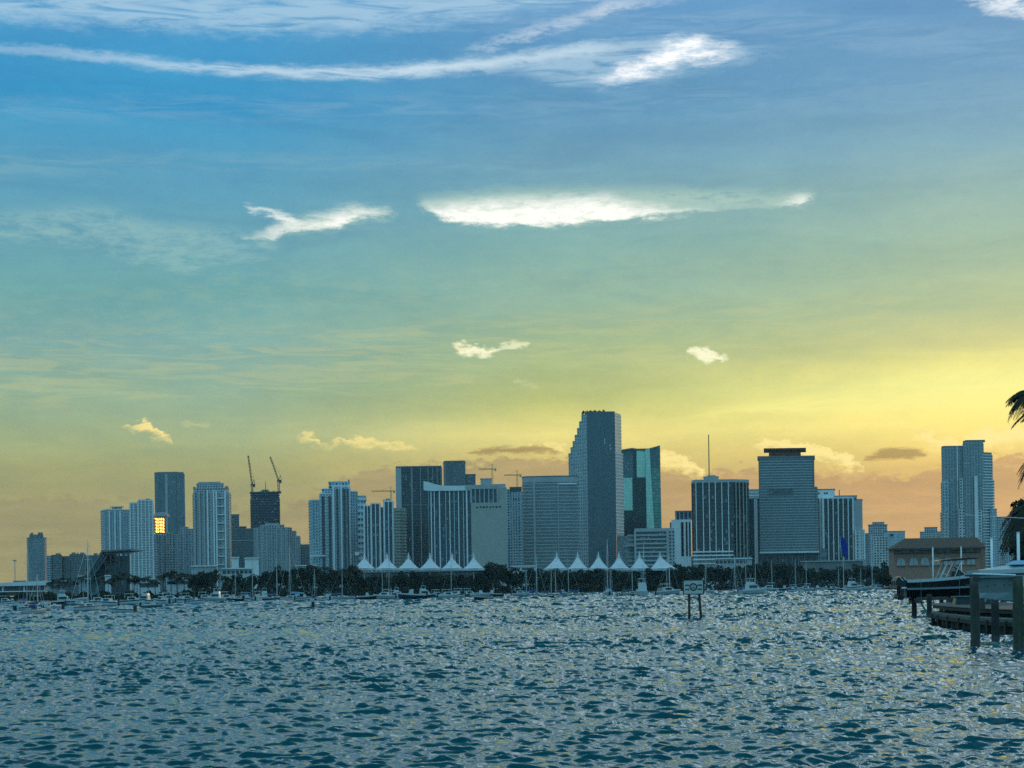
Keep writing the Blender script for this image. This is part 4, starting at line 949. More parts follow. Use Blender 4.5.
def low(label, px0, px1, yt, Y, m, cat='waterfront building', name='waterfront_building', band=None, roofm=None, depth=14):
    Y = Y - 900 + shore((px0 + px1) / 2)
    r = bld(label, cat, (px0 + px1) / 2, Y, name)
    section(r, [px0, px1], Y, yt, m, None, depth)
    bx(r, px0 - .6, px1 + .6, yt - 1.0, yt - .02, Y - 1.2, depth + 2, 'roof', roofm or CONC_W)
    if band:
        b = MB()
        for a, c, t_, bo in band: b.box(wx(a, Y), wx(c, Y), Y - .35, Y - .05, wz(bo, Y), wz(t_, Y))
        b.obj('window', WINDOW_B, r)
    return r
ARC = mat('pale_arcade_wall', (.48, .5, .49), vary=.08)
low('white two-storey arcade with a row of dark square openings', 221, 253, 569, 985, ARC, band=[(223 + k * 4.3, 226 + k * 4.3, 570.4, 573.4) for k in range(7)])
low('flat white-roofed shed at the foot of the chamfered condo tower', 191.5, 217, 566.5, 990, CONC_G)
low('low white pavilion in two lengths under dark awnings near the gold dome', 166, 192, 578.5, 945, CONC_W, band=[(167, 178, 581, 584), (179, 191, 581, 584)])
low('small white boathouse beside the tall bare mast', 78.5, 87, 576.5, 950, CONC_W); low('low grey boat shed on the west shore', 48, 66, 581.5, 948, CONC_G, band=[(50, 64, 585, 588)])
low('small pale kiosk under the truss hall', 105, 111, 576, 955, CONC_W); low('white low restaurant with open dark terrace below the gridded condo', 138.5, 160, 579.5, 948, CONC_W, band=[(140, 158, 583, 587)])
low('pale low terrace building at the foot of the curved-roof condo block', 296, 316, 566, 990, CONC_G, band=[(298 + k * 3, 300 + k * 3, 568, 570) for k in range(6)])
low('white rounded pavilion standing between arcade and plain mid-rise', 244, 258, 558.5, 1300, CONC_W); low('small white domed kiosk beside the plain mid-rise', 231, 238, 558, 1310, CONC_W)
low('long market hall with thin pale roof under the western tents', 352, 492, 571.8, 972, CONC_D, 'market hall', 'market_hall', depth=30, roofm=CONC_G); low('long market hall with thin pale roof under the eastern tents', 540, 682, 572, 972, CONC_D, 'market hall', 'market_hall', depth=30, roofm=CONC_G)
low('white glazed pavilion between the two rows of tents', 512, 536, 566.6, 1010, CONC_W, band=[(513, 520, 568, 570), (522, 534, 568, 570)])
low('long pale promenade roof along the shore below the louvred tower', 800, 862, 561.5, 1000, CONC_D, roofm=CONC_G)
low('low beige terminal behind the sign and moored boats', 715, 752, 559, 1020, CONC_G, band=[(716 + 4 * k, 718.6 + 4 * k, 560.5, 563) for k in range(8)])

# --- tent roofs over the waterfront market
def tent(px, peak, Yt, wl_, wr_, ordinal, row):
    CUR[0] = px
    r = thing('tent_canopy', f'{ordinal} white pointed tent counted from the left in the {row} row', 'tent', (wx(px, Yt), Yt, wz(571, Yt)), 'white peaked tents over the market hall')
    b = MB(); nU, nV = 20, 9
    cx, cz0, cz1 = wx(px, Yt), wz(568.6, Yt), wz(peak + 5.4, Yt)
    vs, fs = [], []
    for i in range(nV + 1):
        t = i / nV
        for k in range(nU):
            a = 2 * math.pi * k / nU
            ca, sa = math.cos(a), math.sin(a)
            sq = 1 / max(abs(ca), abs(sa)) ** .75
            rr = (1 - t) ** 1.0
            hw = (wx(px + wr_, Yt) - cx) if ca > 0 else (cx - wx(px - wl_, Yt))
            z = cz0 + (cz1 - cz0) * (t ** 1.28) + (1 - t) * (-.0) * 1.0
            vs.append((cx + ca * sq * hw * (rr * .97 + .03), Yt + sa * sq * 11 * (rr * .97 + .03), z))
    for i in range(nV):
        for k in range(nU):
            fs.append((i * nU + k, i * nU + (k + 1) % nU, (i + 1) * nU + (k + 1) % nU, (i + 1) * nU + k))
    b.add(vs, fs); b.obj('canopy', CANVAS, r, smooth=True)
    MB().prism([(wx(px - wl_ * .985, Yt), Yt - 10.5), (wx(px + wr_ * .985, Yt), Yt - 10.5), (wx(px + wr_ * .985, Yt), Yt + 10.5), (wx(px - wl_ * .985, Yt), Yt + 10.5)], wz(570.6, Yt), wz(568.5, Yt)).obj('valance', CANVAS, r)
    MB().tube([(cx, Yt, GROUND), (cx, Yt, wz(peak + 6.2, Yt)), (cx, Yt, wz(peak, Yt))], [.4, .45, .14], 6).obj('mast', ALU, r)
    b = MB()
    for k in range(8):
        a = 2 * math.pi * k / 8 + .39
        b.bar((cx, Yt, wz(peak + .6, Yt)), (cx + math.cos(a) * 5.5, Yt + math.sin(a) * 6, wz(570.4, Yt)), .1)
    b.obj('stay', ALU, r)
ORD = ['first', 'second', 'third', 'fourth', 'fifth', 'sixth']
for k, px in enumerate((364.4, 387.2, 408.6, 430.2, 452.2, 473.8)): tent(px, 552.6, 1175, 10.9, 10.9, ORD[k], 'western')
for k, px in enumerate((557, 577.8, 598.6, 619, 639.6, 660.2)): tent(px, 551.2, 1260, 10.3 if k else 13, 10.3 if k < 5 else 16, ORD[k], 'eastern')

# ================================================================== landmarks used in the labels
MARKS = [(3, "the white terminal roof"), (15, "the thin floodlight pole"), (27, "the lone slab tower's left edge"), (37, "the lone slab tower"), (48, "the end of the white terminal"),
 (57, "the dark four-bay apartment block"), (68, "the four-bay block's third bay"), (80, "the small white boathouse"), (92, "the sloping lattice roof"), (106, "the lattice hall's pale kiosk"),
 (117, "the lattice hall's flat roof"), (130, "the gap right of the lattice hall"), (143, "the pale gridded condo tower"), (154, "the gold-lit windows"), (167, "the plain slab tower"), (179, "the ribbed bluish mid-rise"),
 (191, "the gap beside the chamfered condo"), (201, "the chamfered condo tower's left half"), (212, "the chamfered condo tower's middle"), (222, "the chamfered tower's ladder of balconies"), (233, "the small domed kiosk"),
 (243, "the white arcade"), (253, "the upright crane jib"), (265, "the unfinished tower"), (278, "the leaning crane jib"), (289, "the curved-roof condo's stepped end"), (300, "the low block in the gap"),
 (311, "the blue stepped condo's left edge"), (321, "the blue stepped condo's first shoulder"), (332, "the blue stepped condo's main shaft"), (343, "the blue stepped condo's highest roof"), (354, "the lit white sign"),
 (364, "the first western tent"), (376, "the dip right of the first western tent"), (387, "the second western tent"), (398, "the dip right of the second western tent"), (409, "the third western tent"), (420, "the dip right of the third western tent"),
 (430, "the fourth western tent"), (441, "the dip right of the fourth western tent"), (452, "the fifth western tent"), (463, "the dip right of the fifth western tent"), (474, "the last western tent"), (487, "the dark hotel lettering"), (500, "the hotel's blank stone end"),
 (515, "the narrow bluish tower"), (528, "the pavilion between the tents"), (542, "the banded white block's left half"), (557, "the first eastern tent"), (567, "the dip right of the first eastern tent"), (578, "the second eastern tent"),
 (588, "the dip right of the second eastern tent"), (599, "the third eastern tent"), (609, "the dip right of the third eastern tent"), (619, "the fourth eastern tent"), (630, "the dip right of the fourth eastern tent"), (640, "the fifth eastern tent"), (650, "the dip right of the fifth eastern tent"),
 (661, "the last eastern tent"), (673, "the last eastern tent's tail"), (683, "the short slotted white building"), (694, "the two-legged sign"), (704, "the masted tower's left half"), (714, "the ochre roof mast"), (726, "the masted tower's yellowish piers"),
 (740, "the masted tower's right corner"), (753, "the slim block with pale cap"), (765, "the louvred tower's left edge"), (776, "the louvred tower's dark panel"), (787, "the louvred tower's middle"), (798, "the louvred tower's right half"),
 (811, "the louvred tower's right edge"), (823, "the stepped white wing"), (834, "the wide dark block's first piers"), (845, "the blue sail"), (856, "the wide dark block's pale flank"), (867, "the far stepped grey block"), (878, "the pale blue low block"), (889, "the tan house's gable"), (905, "the arches of the tan house")]
_pending = []
def later(o, lead, px, cat, group=None):
    """remember a thing; its label is written once all are known, so that each names one thing"""
    o['category'] = cat
    if group: o['group'] = group
    _pending.append((o, lead, px))
def write_labels():
    by = {}
    for o, lead, px in _pending:
        m = min(MARKS, key=lambda q: abs(q[0] - px))[1]
        by.setdefault((lead, m), []).append((px, o))
    for (lead, m), L in by.items():
        L.sort(key=lambda q: q[0])
        words_ = [''] if len(L) == 1 else (['left of two, ', 'right of two, '] if len(L) == 2 else ['left of three, ', 'middle of three, ', 'right of three, '])
        assert len(L) <= 3, (lead, m, len(L))
        for (px, o), w in zip(L, words_):
            lab = lead.replace('@', w + 'below ' + m)
            assert lab not in LABELS, lab
            if len(lab.split()) > 16: print('LONG', lab)
            o['label'] = lab; LABELS[lab] = o

# ================================================================== trees of the far shore
def crown_mesh(seed, m, n=1500, leaf=.62, lobes=9, flat=1.0):
    """a crown about 2 across and 2 high round the origin: leaf clumps spread through uneven lobes"""
    q = np.random.RandomState(seed)
    C = [(0, 0, 0, .62)]
    for k in range(lobes):
        a = q.uniform(0, 6.28); r_ = q.uniform(.35, .72); z = q.uniform(-.5, .62) * flat
        C.append((math.cos(a) * r_, math.sin(a) * r_, z, q.uniform(.24, .46)))
    vs, fs = [], []
    for i in range(n):
        c = C[q.randint(len(C))] if i > n // 4 else C[0]
        d = q.normal(size=3); d /= np.linalg.norm(d); rr = c[3] * (q.uniform(.35, 1) ** .45) * (1.12 if q.rand() < .12 else 1)
        p = np.array(c[:3]) + d * rr * np.array([1, 1, .82 * flat])
        s_ = leaf * .17 * q.uniform(.5, 1.25)
        u = q.normal(size=3); u /= np.linalg.norm(u); w = np.cross(u, d + q.normal(size=3) * .6); w /= np.linalg.norm(w) + 1e-6
        o = len(vs)
        vs += [tuple(p - u * s_), tuple(p + w * s_ * .7), tuple(p + u * s_ * 1.1), tuple(p - w * s_ * .6)]
        fs.append((o, o + 1, o + 2, o + 3))
    b = MB(); b.v, b.f, b.uv = vs, fs, [None] * len(fs)
    return b.mesh('crown', m)
def trunk_mesh(seed):
    """one unit high, with limbs up into the crown"""
    q = random.Random(seed); b = MB()
    b.tube([(0, 0, -.05), (.01, 0, .2), (.02, .01, .42), (.0, .02, .62)], [.036, .028, .022, .012], 7)
    for k in range(6):
        a = k * 1.05 + q.uniform(-.3, .3); h = q.uniform(.3, .46)
        b.tube([(.015, .01, h), (math.cos(a) * .12, math.sin(a) * .12, h + .14), (math.cos(a) * .24, math.sin(a) * .24, h + .32)], [.016, .011, .004], 5)
    return b.mesh('trunk', BARK)
CROWNS = [crown_mesh(s_, LEAF if s_ % 3 else LEAF2) for s_ in range(7)]
TRUNKS = [trunk_mesh(s_) for s_ in range(3)]
q = random.Random(21)
def tree(px, top, Y, wpx, k, lead='dark rounded shore tree, @', group='dark trees along the far shore', ground=GROUND):
    CUR[0] = px; Y = Y - 900 + shore(px)
    h = wz(top, Y) - ground
    o = bpy.data.objects.new('broadleaf_tree', None); COL.objects.link(o)
    o.location = (wx(px, Y), Y, ground); o.rotation_euler = (0, 0, q.uniform(0, 6.28))
    part('trunk', TRUNKS[k % 3], o, scale=(h, h, h))
    r_ = wpx / 2 / F * Y
    ch = h * .78
    part('crown', CROWNS[k % 7], o, (0, 0, h - ch / 2), (0, 0, q.uniform(0, 6)), (r_ * 1.05, r_ * 1.05, ch / 2 * 1.05))
    later(o, lead, px, 'tree', group)
    return o
k = 0
def treeline(x0, x1, step, top, jit, Y0, Y1, w0, w1, skip=()):
    global k
    x = x0
    while x <= x1:
        if not any(a <= x <= b for a, b in skip):
            tree(x + q.uniform(-1.6, 1.6), top(x) + q.uniform(-jit, jit), q.uniform(Y0, Y1), q.uniform(w0, w1), k)
        k += 1
        x += step
flat_top = lambda x: 567.4
treeline(197, 219, 7.4, lambda x: 567.5, 2.4, 925, 945, 15, 19)
treeline(228, 262, 8.4, lambda x: 575, 2.6, 925, 945, 13, 17)
treeline(267, 298, 7.8, lambda x: 566, 2.2, 925, 945, 14, 18)
treeline(305, 357, 8.0, lambda x: 567, 3.0, 922, 945, 14, 18)
treeline(363, 484, 8.6, lambda x: 572, 2.2, 915, 940, 15, 19)
treeline(490, 545, 8.6, lambda x: 563 + abs(x - 492) * .09, 3.0, 920, 942, 16, 20)
treeline(553, 674, 8.4, lambda x: 568.6 + 1.6 * math.sin(x * .29), 2.4, 915, 940, 15, 19)
treeline(681, 800, 8.8, lambda x: 563.0 if x < 735 else 561, 2.8, 920, 950, 16, 21)
treeline(808, 852, 8.8, lambda x: 567, 2.4, 920, 945, 15, 19)
treeline(860, 891, 7.4, lambda x: 563, 2.2, 925, 950, 13, 18)

def frond_pts(q, a, L, rise, droop, n=7):
    pts = []
    for i in range(n + 1):
        t = i / n
        r_ = L * (t - .12 * t * t); z = rise * math.sin(min(1, t * 1.25) * math.pi * .5) - droop * t ** 2.2
        pts.append(Vector((math.cos(a) * r_, math.sin(a) * r_, z)))
    return pts
def fronds(b, q, N, L, leaflets, wid, el=(.1, 1.0), droop=(.4, .9), lw=.05):
    for k_ in range(N):
        a = k_ * 2.4 + q.uniform(-.25, .25); up = el[0] + (el[1] - el[0]) * ((k_ * .618) % 1)
        pts = frond_pts(q, a, L * q.uniform(.85, 1.08), L * up * .75, L * q.uniform(*droop), 8)
        b.tube(pts, [L * .011] * 5 + [L * .007] * 3 + [L * .003], 4, False)
        side = Vector((-math.sin(a), math.cos(a), 0))
        for i in range(leaflets):
            t = .12 + .88 * i / leaflets; f = t * 8; j = min(7, int(f)); p = pts[j].lerp(pts[j + 1], f - j); d = (pts[j + 1] - pts[j]).normalized()
            w = wid * L * (math.sin(min(1, t * 1.5 + .12) * math.pi * .5) * (1 - .62 * t ** 3)) * q.uniform(.8, 1.1)
            for s_ in (-1, 1):
                tip = p + side * s_ * w * .86 + d * w * .5 - Vector((0, 0, w * q.uniform(.25, .75)))
                e = d * lw * L * .5
                b.add([p - e, p + e, tip.lerp(p, .35) + e * .9, tip, tip.lerp(p, .35) - e * .9], [(0, 1, 2, 3, 4)])
def palm_meshes(seed):
    qq = random.Random(seed); b = MB(); fronds(b, qq, 20, .36, 9, .34, (.0, 1.0), (.35, .95), .09)
    t = MB(); lean = qq.uniform(-.05, .05)
    t.tube([(0, 0, -.03), (lean * .2, 0, .3), (lean * .6, 0, .62), (lean, 0, .87)], [.022, .017, .015, .018], 7)
    return b.mesh('crown', PALM), t.mesh('trunk', BARK), lean
PALMS = [palm_meshes(s_) for s_ in range(4)]
def palm(px, top, Y, kk, lead='feathery shore palm, @'):
    CUR[0] = px; Y = Y - 900 + shore(px)
    h = (wz(top, Y) - GROUND) / 1.06
    o = bpy.data.objects.new('palm_tree', None); COL.objects.link(o)
    o.location = (wx(px, Y), Y, GROUND); o.rotation_euler = (0, 0, q.uniform(0, 6.28))
    c, t, lean = PALMS[kk % 4]
    part('trunk', t, o, scale=(h, h, h)); part('crown', c, o, (lean * h, 0, h * .86), (0, 0, q.uniform(0, 6)), (h, h, h * .9))
    later(o, lead, px, 'palm', 'palms along the far shore')
for kk, (px, top) in enumerate(((53, 578), (59, 576), (65, 577), (73, 580), (81, 574), (91, 577), (99, 575), (108, 579), (114, 573), (121, 570), (127, 574), (134, 573), (140, 576), (148, 575), (155, 578), (163, 571), (171, 569), (177, 573), (184, 571), (190, 575),
        (222, 573), (307, 563), (318, 565), (331, 565), (345, 566), (356, 564), (437, 570), (487, 565), (498, 561), (513, 566), (549, 569), (607, 567), (645, 570), (676, 569), (858, 562), (871, 564))):
    palm(px, top, q.uniform(925, 950), kk)
# the unbroken understorey behind the moored boats
def shrub_band():
    rs = np.random.RandomState(8); n = 27000
    px = rs.uniform(-30, 905, n); Y = rs.uniform(8, 44, n) + 1000 + np.maximum(0, px - 150) * .45
    clear = (px < 192)
    hmax = np.where(clear, 5.5, 13.5) * (.7 + .3 * np.sin(px * .31 + 1.3 * np.sin(px * .083)))
    z = 1.0 + hmax * rs.uniform(0, 1, n) ** 1.15
    x = (px - 512) / F * Y
    s_ = rs.uniform(.5, 1.3, n)
    d1 = rs.normal(size=(n, 3)); d1 /= np.linalg.norm(d1, axis=1)[:, None]
    d2 = np.cross(d1, rs.normal(size=(n, 3))); d2 /= np.linalg.norm(d2, axis=1)[:, None]
    c = np.stack([x, Y, z], 1); a, b_ = d1 * s_[:, None], d2 * s_[:, None] * .7
    v = np.stack([c - a, c + b_, c + a, c - b_], 1).reshape(-1, 3)
    me = bpy.data.meshes.new('shoreline_shrubbery')
    me.from_pydata(v.tolist(), [], [(4 * i, 4 * i + 1, 4 * i + 2, 4 * i + 3) for i in range(n)])
    me.materials.append(LEAF)
    o = bpy.data.objects.new('shoreline_shrubbery', me); COL.objects.link(o); stuff(o)
shrub_band()

# ================================================================== moored boats
def hull_mb(L, B, fs, fb, draft, flare=.9, deck=True):
    """x from stern (-L/2) to bow (+L/2)"""
    st = [0, .12, .3, .5, .68, .82, .92, 1.0]; b = MB(); rows = []
    for t in st:
        hb = B / 2 * (.86 + .14 * min(1, t / .35)) * (1 - max(0, (t - .42) / .58) ** 2.1)
        hb = max(hb, .02); z = fs + (fb - fs) * t ** 1.8; kz = -draft * (1 - t ** 5); x = -L / 2 + L * t
        xr = x - (L * .05 * (1 - 0) if t == 1 else 0)
        rows.append([(x, hb, z), (xr * .995, hb * flare, (z + kz) * .42), (xr * .985, hb * .45, kz * .85), (xr * .98, 0, kz), (xr * .985, -hb * .45, kz * .85), (xr * .995, -hb * flare, (z + kz) * .42), (x, -hb, z)])
    vs = [p for r_ in rows for p in r_]; fs_ = []
    for i in range(len(rows) - 1):
        for j in range(6): fs_.append((i * 7 + j, i * 7 + j + 1, (i + 1) * 7 + j + 1, (i + 1) * 7 + j))
        if deck: fs_.append((i * 7, (i + 1) * 7, (i + 1) * 7 + 6, i * 7 + 6))
    fs_.append(tuple(range(7)))
    return b.add(vs, fs_)
def strip_mb(L, B, fs, fb, z0, z1, out=.03):
    """a painted band or rub rail that follows the sheer, z0..z1 below it"""
    b = MB(); st = [0, .12, .3, .5, .68, .82, .92, 1.0]
    for s_ in (-1, 1):
        pr = None
        for t in st:
            hb = max(B / 2 * (.86 + .14 * min(1, t / .35)) * (1 - max(0, (t - .42) / .58) ** 2.1), .02) + out
            z = fs + (fb - fs) * t ** 1.8; x = -L / 2 + L * t + (out if t == 1 else 0)
            cur = [(x, s_ * hb, z + z0), (x, s_ * hb, z + z1), (x, s_ * (hb - .12), z + z1), (x, s_ * (hb - .12), z + z0)]
            if pr:
                vs = pr + cur; b.add(vs, [(0, 4, 5, 1), (1, 5, 6, 2), (2, 6, 7, 3), (3, 7, 4, 0)])
            pr = cur
    return b
def taper_box(b, x0, x1, w0, w1, z0, z1, rf=.2, rb=.1, ins=.15):
    vs = [(x0, -w0 / 2, z0), (x1, -w1 / 2, z0), (x1, w1 / 2, z0), (x0, w0 / 2, z0), (x0 + rb, -w0 / 2 + ins, z1), (x1 - rf, -w1 / 2 + ins, z1), (x1 - rf, w1 / 2 - ins, z1), (x0 + rb, w0 / 2 - ins, z1)]
    return b.add(vs, [(3, 2, 1, 0), (4, 5, 6, 7), (0, 1, 5, 4), (1, 2, 6, 5), (2, 3, 7, 6), (3, 0, 4, 7)])
def sailboat_proto(L, hm, cover, mastm):
    B = L * .31; o = bpy.data.objects.new('sailboat', None); COL.objects.link(o)
    part('hull', hull_mb(L, B, L * .10, L * .135, L * .05).mesh('hull', hm), o)
    part('rub_rail', strip_mb(L, B, L * .10, L * .135, -.16, -.02).mesh('rub_rail', HULL_NAVY if hm is GEL else GEL), o)
    b = MB(); taper_box(b, -L * .12, L * .26, B * .62, B * .4, L * .10, L * .165, L * .1, .1, .2); cb = part('cabin', b.mesh('cabin', GEL), o)
    for s_ in (-1, 1): part('window', MB().box(-L * .05, L * .12, s_ * B * .29 - B * .02, s_ * B * .29 + B * .02, L * .125, L * .148).mesh('window', WINDOW_B), cb)
    b = MB(); taper_box(b, -L * .22, -L * .1, B * .6, B * .5, L * .15, L * .215, L * .05, .05, .15); part('spray_hood', b.mesh('spray_hood', cover), o)
    b = MB(); b.tube([(-L * .42, 0, L * .245), (-L * .2, 0, L * .26), (L * .05, 0, L * .27)], [.1, .2, .24], 7); part('furled_sail', b.mesh('furled_sail', cover), o)
    b = MB(); b.tube([(-L * .43, 0, L * .225), (L * .07, 0, L * .235)], .06, 6); part('boom', b.mesh('boom', ALU), o)
    b = MB(); b.tube([(L * .08, 0, .1), (L * .08, 0, 1.0)], [.1, .1], 6)
    m = bpy.data.meshes.new_from_object  # noqa
    return o, L, B, mastm
def add_mast(o, L, H, mastm, rad):
    x = L * .08
    m = part('mast', MB().tube([(x, 0, L * .1), (x, 0, H * .6), (x, 0, H)], [rad, rad * .9, rad * .6], 6).mesh('mast', mastm), o)
    b = MB()
    for z in (H * .45, H * .72): part('spreader', MB().bar((x, -L * .09, z), (x, L * .09, z), .06).mesh('spreader', mastm), m)
    b = MB()
    b = MB(); b.bar((x, 0, H * .97), (L * .49, 0, L * .14), .035); b.bar((x, 0, H * .97), (-L * .49, 0, L * .11), .03)
    for s_ in (-1, 1): b.bar((x, 0, H * .95), (x - .2, s_ * L * .14, L * .11), .03)
    part('rigging', b.mesh('rigging', mastm), m)
SAIL_P = {}
def sailboat(px, top, wl, length, yaw, hm=GEL, cover=BLUE_CANVAS, lead='white sailboat with bare mast, @', mastm=None, name='sailboat'):
    CUR[0] = px; Y = 3982 / (wl - 594) * shore(px) / 900 * (.76 if 300 < px < 765 else .92); length *= 1.0
    key = (length, hm.name, cover.name)
    if key not in SAIL_P:
        SAIL_P[key] = sailboat_proto(length, hm, cover, ALU)[0]; o = SAIL_P[key]
    else:
        src = SAIL_P[key]; o = src.copy(); COL.objects.link(o)
        for ch in src.children:
            if ch.name.startswith('mast'): continue
            c = ch.copy(); COL.objects.link(c); c.parent = o
            for g in ch.children:
                d = g.copy(); COL.objects.link(d); d.parent = c
    o.location = (wx(px, Y) - math.cos(R(yaw)) * length * .08, Y - math.sin(R(yaw)) * length * .08, min(.4, Y / 2000)); o.rotation_euler = (R(q.uniform(-2, 2)), 0, R(yaw))
    add_mast(o, length, wz(top, Y) - o.location.z, mastm or ALU_DIM, max(.09, .26 * Y / F))
    later(o, lead, px, 'sailboat', 'sailboats at their moorings')
def motor_proto(kind, L, hm, top):
    B = L * .34; o = bpy.data.objects.new({'cruiser': 'cabin_cruiser', 'open': 'open_motorboat', 'fly': 'flybridge_yacht', 'dinghy': 'dinghy'}[kind], None); COL.objects.link(o)
    fs, fb = (L * .12, L * .17) if kind != 'dinghy' else (L * .1, L * .15)
    part('hull', hull_mb(L, B, fs, fb, L * .05).mesh('hull', hm), o)
    part('rub_rail', strip_mb(L, B, fs, fb, -L * .03, -.01).mesh('rub_rail', GEL if hm is not GEL else HULL_NAVY), o)
    if kind == 'cruiser':
        b = MB(); taper_box(b, -L * .2, L * .3, B * .78, B * .5, fs, L * .235, L * .2, .1, .22); cb = part('cabin', b.mesh('cabin', GEL), o)
        for s_ in (-1, 1): part('window', MB().box(-L * .14, L * .1, s_ * B * .365 - B * .035, s_ * B * .365 + B * .035, L * .165, L * .212).mesh('window', WINDOW_B), cb)
        b = MB(); b.box(-L * .3, L * .06, -B * .36, B * .36, L * .315, L * .33); part('hardtop', b.mesh('hardtop', top), o)
        b = MB()
        for x in (-L * .28, L * .02):
            for s_ in (-1, 1): b.bar((x, s_ * B * .33, L * .2), (x - .1, s_ * B * .33, L * .318), .07)
        part('post', b.mesh('post', ALU), o)
        b = MB(); b.box(-L * .5 - .35, -L * .5, -.3, .3, .1, fs + .35); part('outboard', b.mesh('outboard', BLACKP), o)
    elif kind == 'fly':
        b = MB(); taper_box(b, -L * .26, L * .24, B * .86, B * .6, fs, L * .27, L * .12, .15, .15); cb = part('cabin', b.mesh('cabin', GEL), o)
        for s_ in (-1, 1): part('window', MB().box(-L * .2, L * .1, s_ * B * .4125 - B * .0275, s_ * B * .4125 + B * .0275, L * .185, L * .245).mesh('window', WINDOW_B), cb)
        part('windscreen', MB().box(L * .145, L * .2, -B * .25, B * .25, L * .185, L * .24).mesh('windscreen', WINDOW_B), cb)
        b = MB(); taper_box(b, -L * .24, L * .06, B * .72, B * .6, L * .27, L * .335, L * .06, .1, .1); part('flybridge', b.mesh('flybridge', GEL), o)
        b = MB(); b.box(-L * .2, L * .03, -B * .32, B * .32, L * .42, L * .435); part('bimini_top', b.mesh('bimini_top', top), o)
        b = MB()
        for x in (-L * .18, L * .01):
            for s_ in (-1, 1): b.bar((x, s_ * B * .3, L * .33), (x, s_ * B * .3, L * .425), .07)
        b.bar((-L * .1, 0, L * .43), (-L * .12, 0, L * .56), .06); part('post', b.mesh('post', ALU), o)
    elif kind == 'open':
        b = MB(); taper_box(b, -L * .05, L * .12, B * .34, B * .28, fs, L * .25, L * .06, 0, .06); part('console', b.mesh('console', GEL), o)
        b = MB(); b.add([(L * .1, -B * .16, L * .25), (L * .1, B * .16, L * .25), (L * .06, B * .13, L * .31), (L * .06, -B * .13, L * .31), (L * .12, -B * .16, L * .25), (L * .12, B * .16, L * .25), (L * .08, B * .13, L * .31), (L * .08, -B * .13, L * .31)], [(0, 1, 2, 3), (7, 6, 5, 4), (0, 3, 7, 4), (1, 5, 6, 2), (2, 6, 7, 3), (0, 4, 5, 1)]); part('windshield', b.mesh('windshield', WINDOW_B), o)
        b = MB(); b.box(-L * .5 - .4, -L * .5 + .1, -.28, .28, .1, fs + .5); part('outboard', b.mesh('outboard', BLACKP), o)
    else:
        b = MB(); b.box(-L * .1, L * .02, -B * .42, B * .42, L * .09, L * .12); part('thwart', b.mesh('thwart', WOOD_L), o)
        b = MB(); b.box(-L * .5 - .25, -L * .5 + .1, -.18, .18, .0, fs + .4); part('outboard', b.mesh('outboard', BLACKP), o)
    return o
MOT_P = {}
KLEAD = {'cruiser': 'hardtop cabin boat', 'open': 'open motorboat', 'fly': 'flybridge motor yacht', 'dinghy': 'small low dinghy'}
CNAME = {'white_gelcoat': 'white', 'cream_gelcoat': 'cream', 'pale_grey_gelcoat': 'pale grey', 'navy_hull_paint': 'navy', 'black_hull_paint': 'black', 'teal_hull_paint': 'teal'}
def motor(kind, px, wl, length, yaw, hm=GEL, top=GEL, lead=None):
    CUR[0] = px; Y = 3982 / (wl - 594) * shore(px) / 900 * (.76 if 300 < px < 765 else .92); length *= 1.0
    key = (kind, length, hm.name, top.name)
    if key not in MOT_P: MOT_P[key] = motor_proto(*key[:2], hm, top); o = MOT_P[key]
    else:
        src = MOT_P[key]; o = src.copy(); COL.objects.link(o)
        for ch in src.children:
            c = ch.copy(); COL.objects.link(c); c.parent = o
            for g in ch.children:
                d = g.copy(); COL.objects.link(d); d.parent = c
    o.location = (wx(px, Y), Y, .1 + min(.4, Y / 2000)); o.rotation_euler = (R(q.uniform(-2, 2)), 0, R(yaw)); o.scale = (1, 1, 1.3 if Y > 450 else 1)
    later(o, lead or f'{CNAME[hm.name]} {KLEAD[kind]} @', px, 'motorboat' if kind != 'dinghy' else 'dinghy', 'motorboats moored off the far shore')

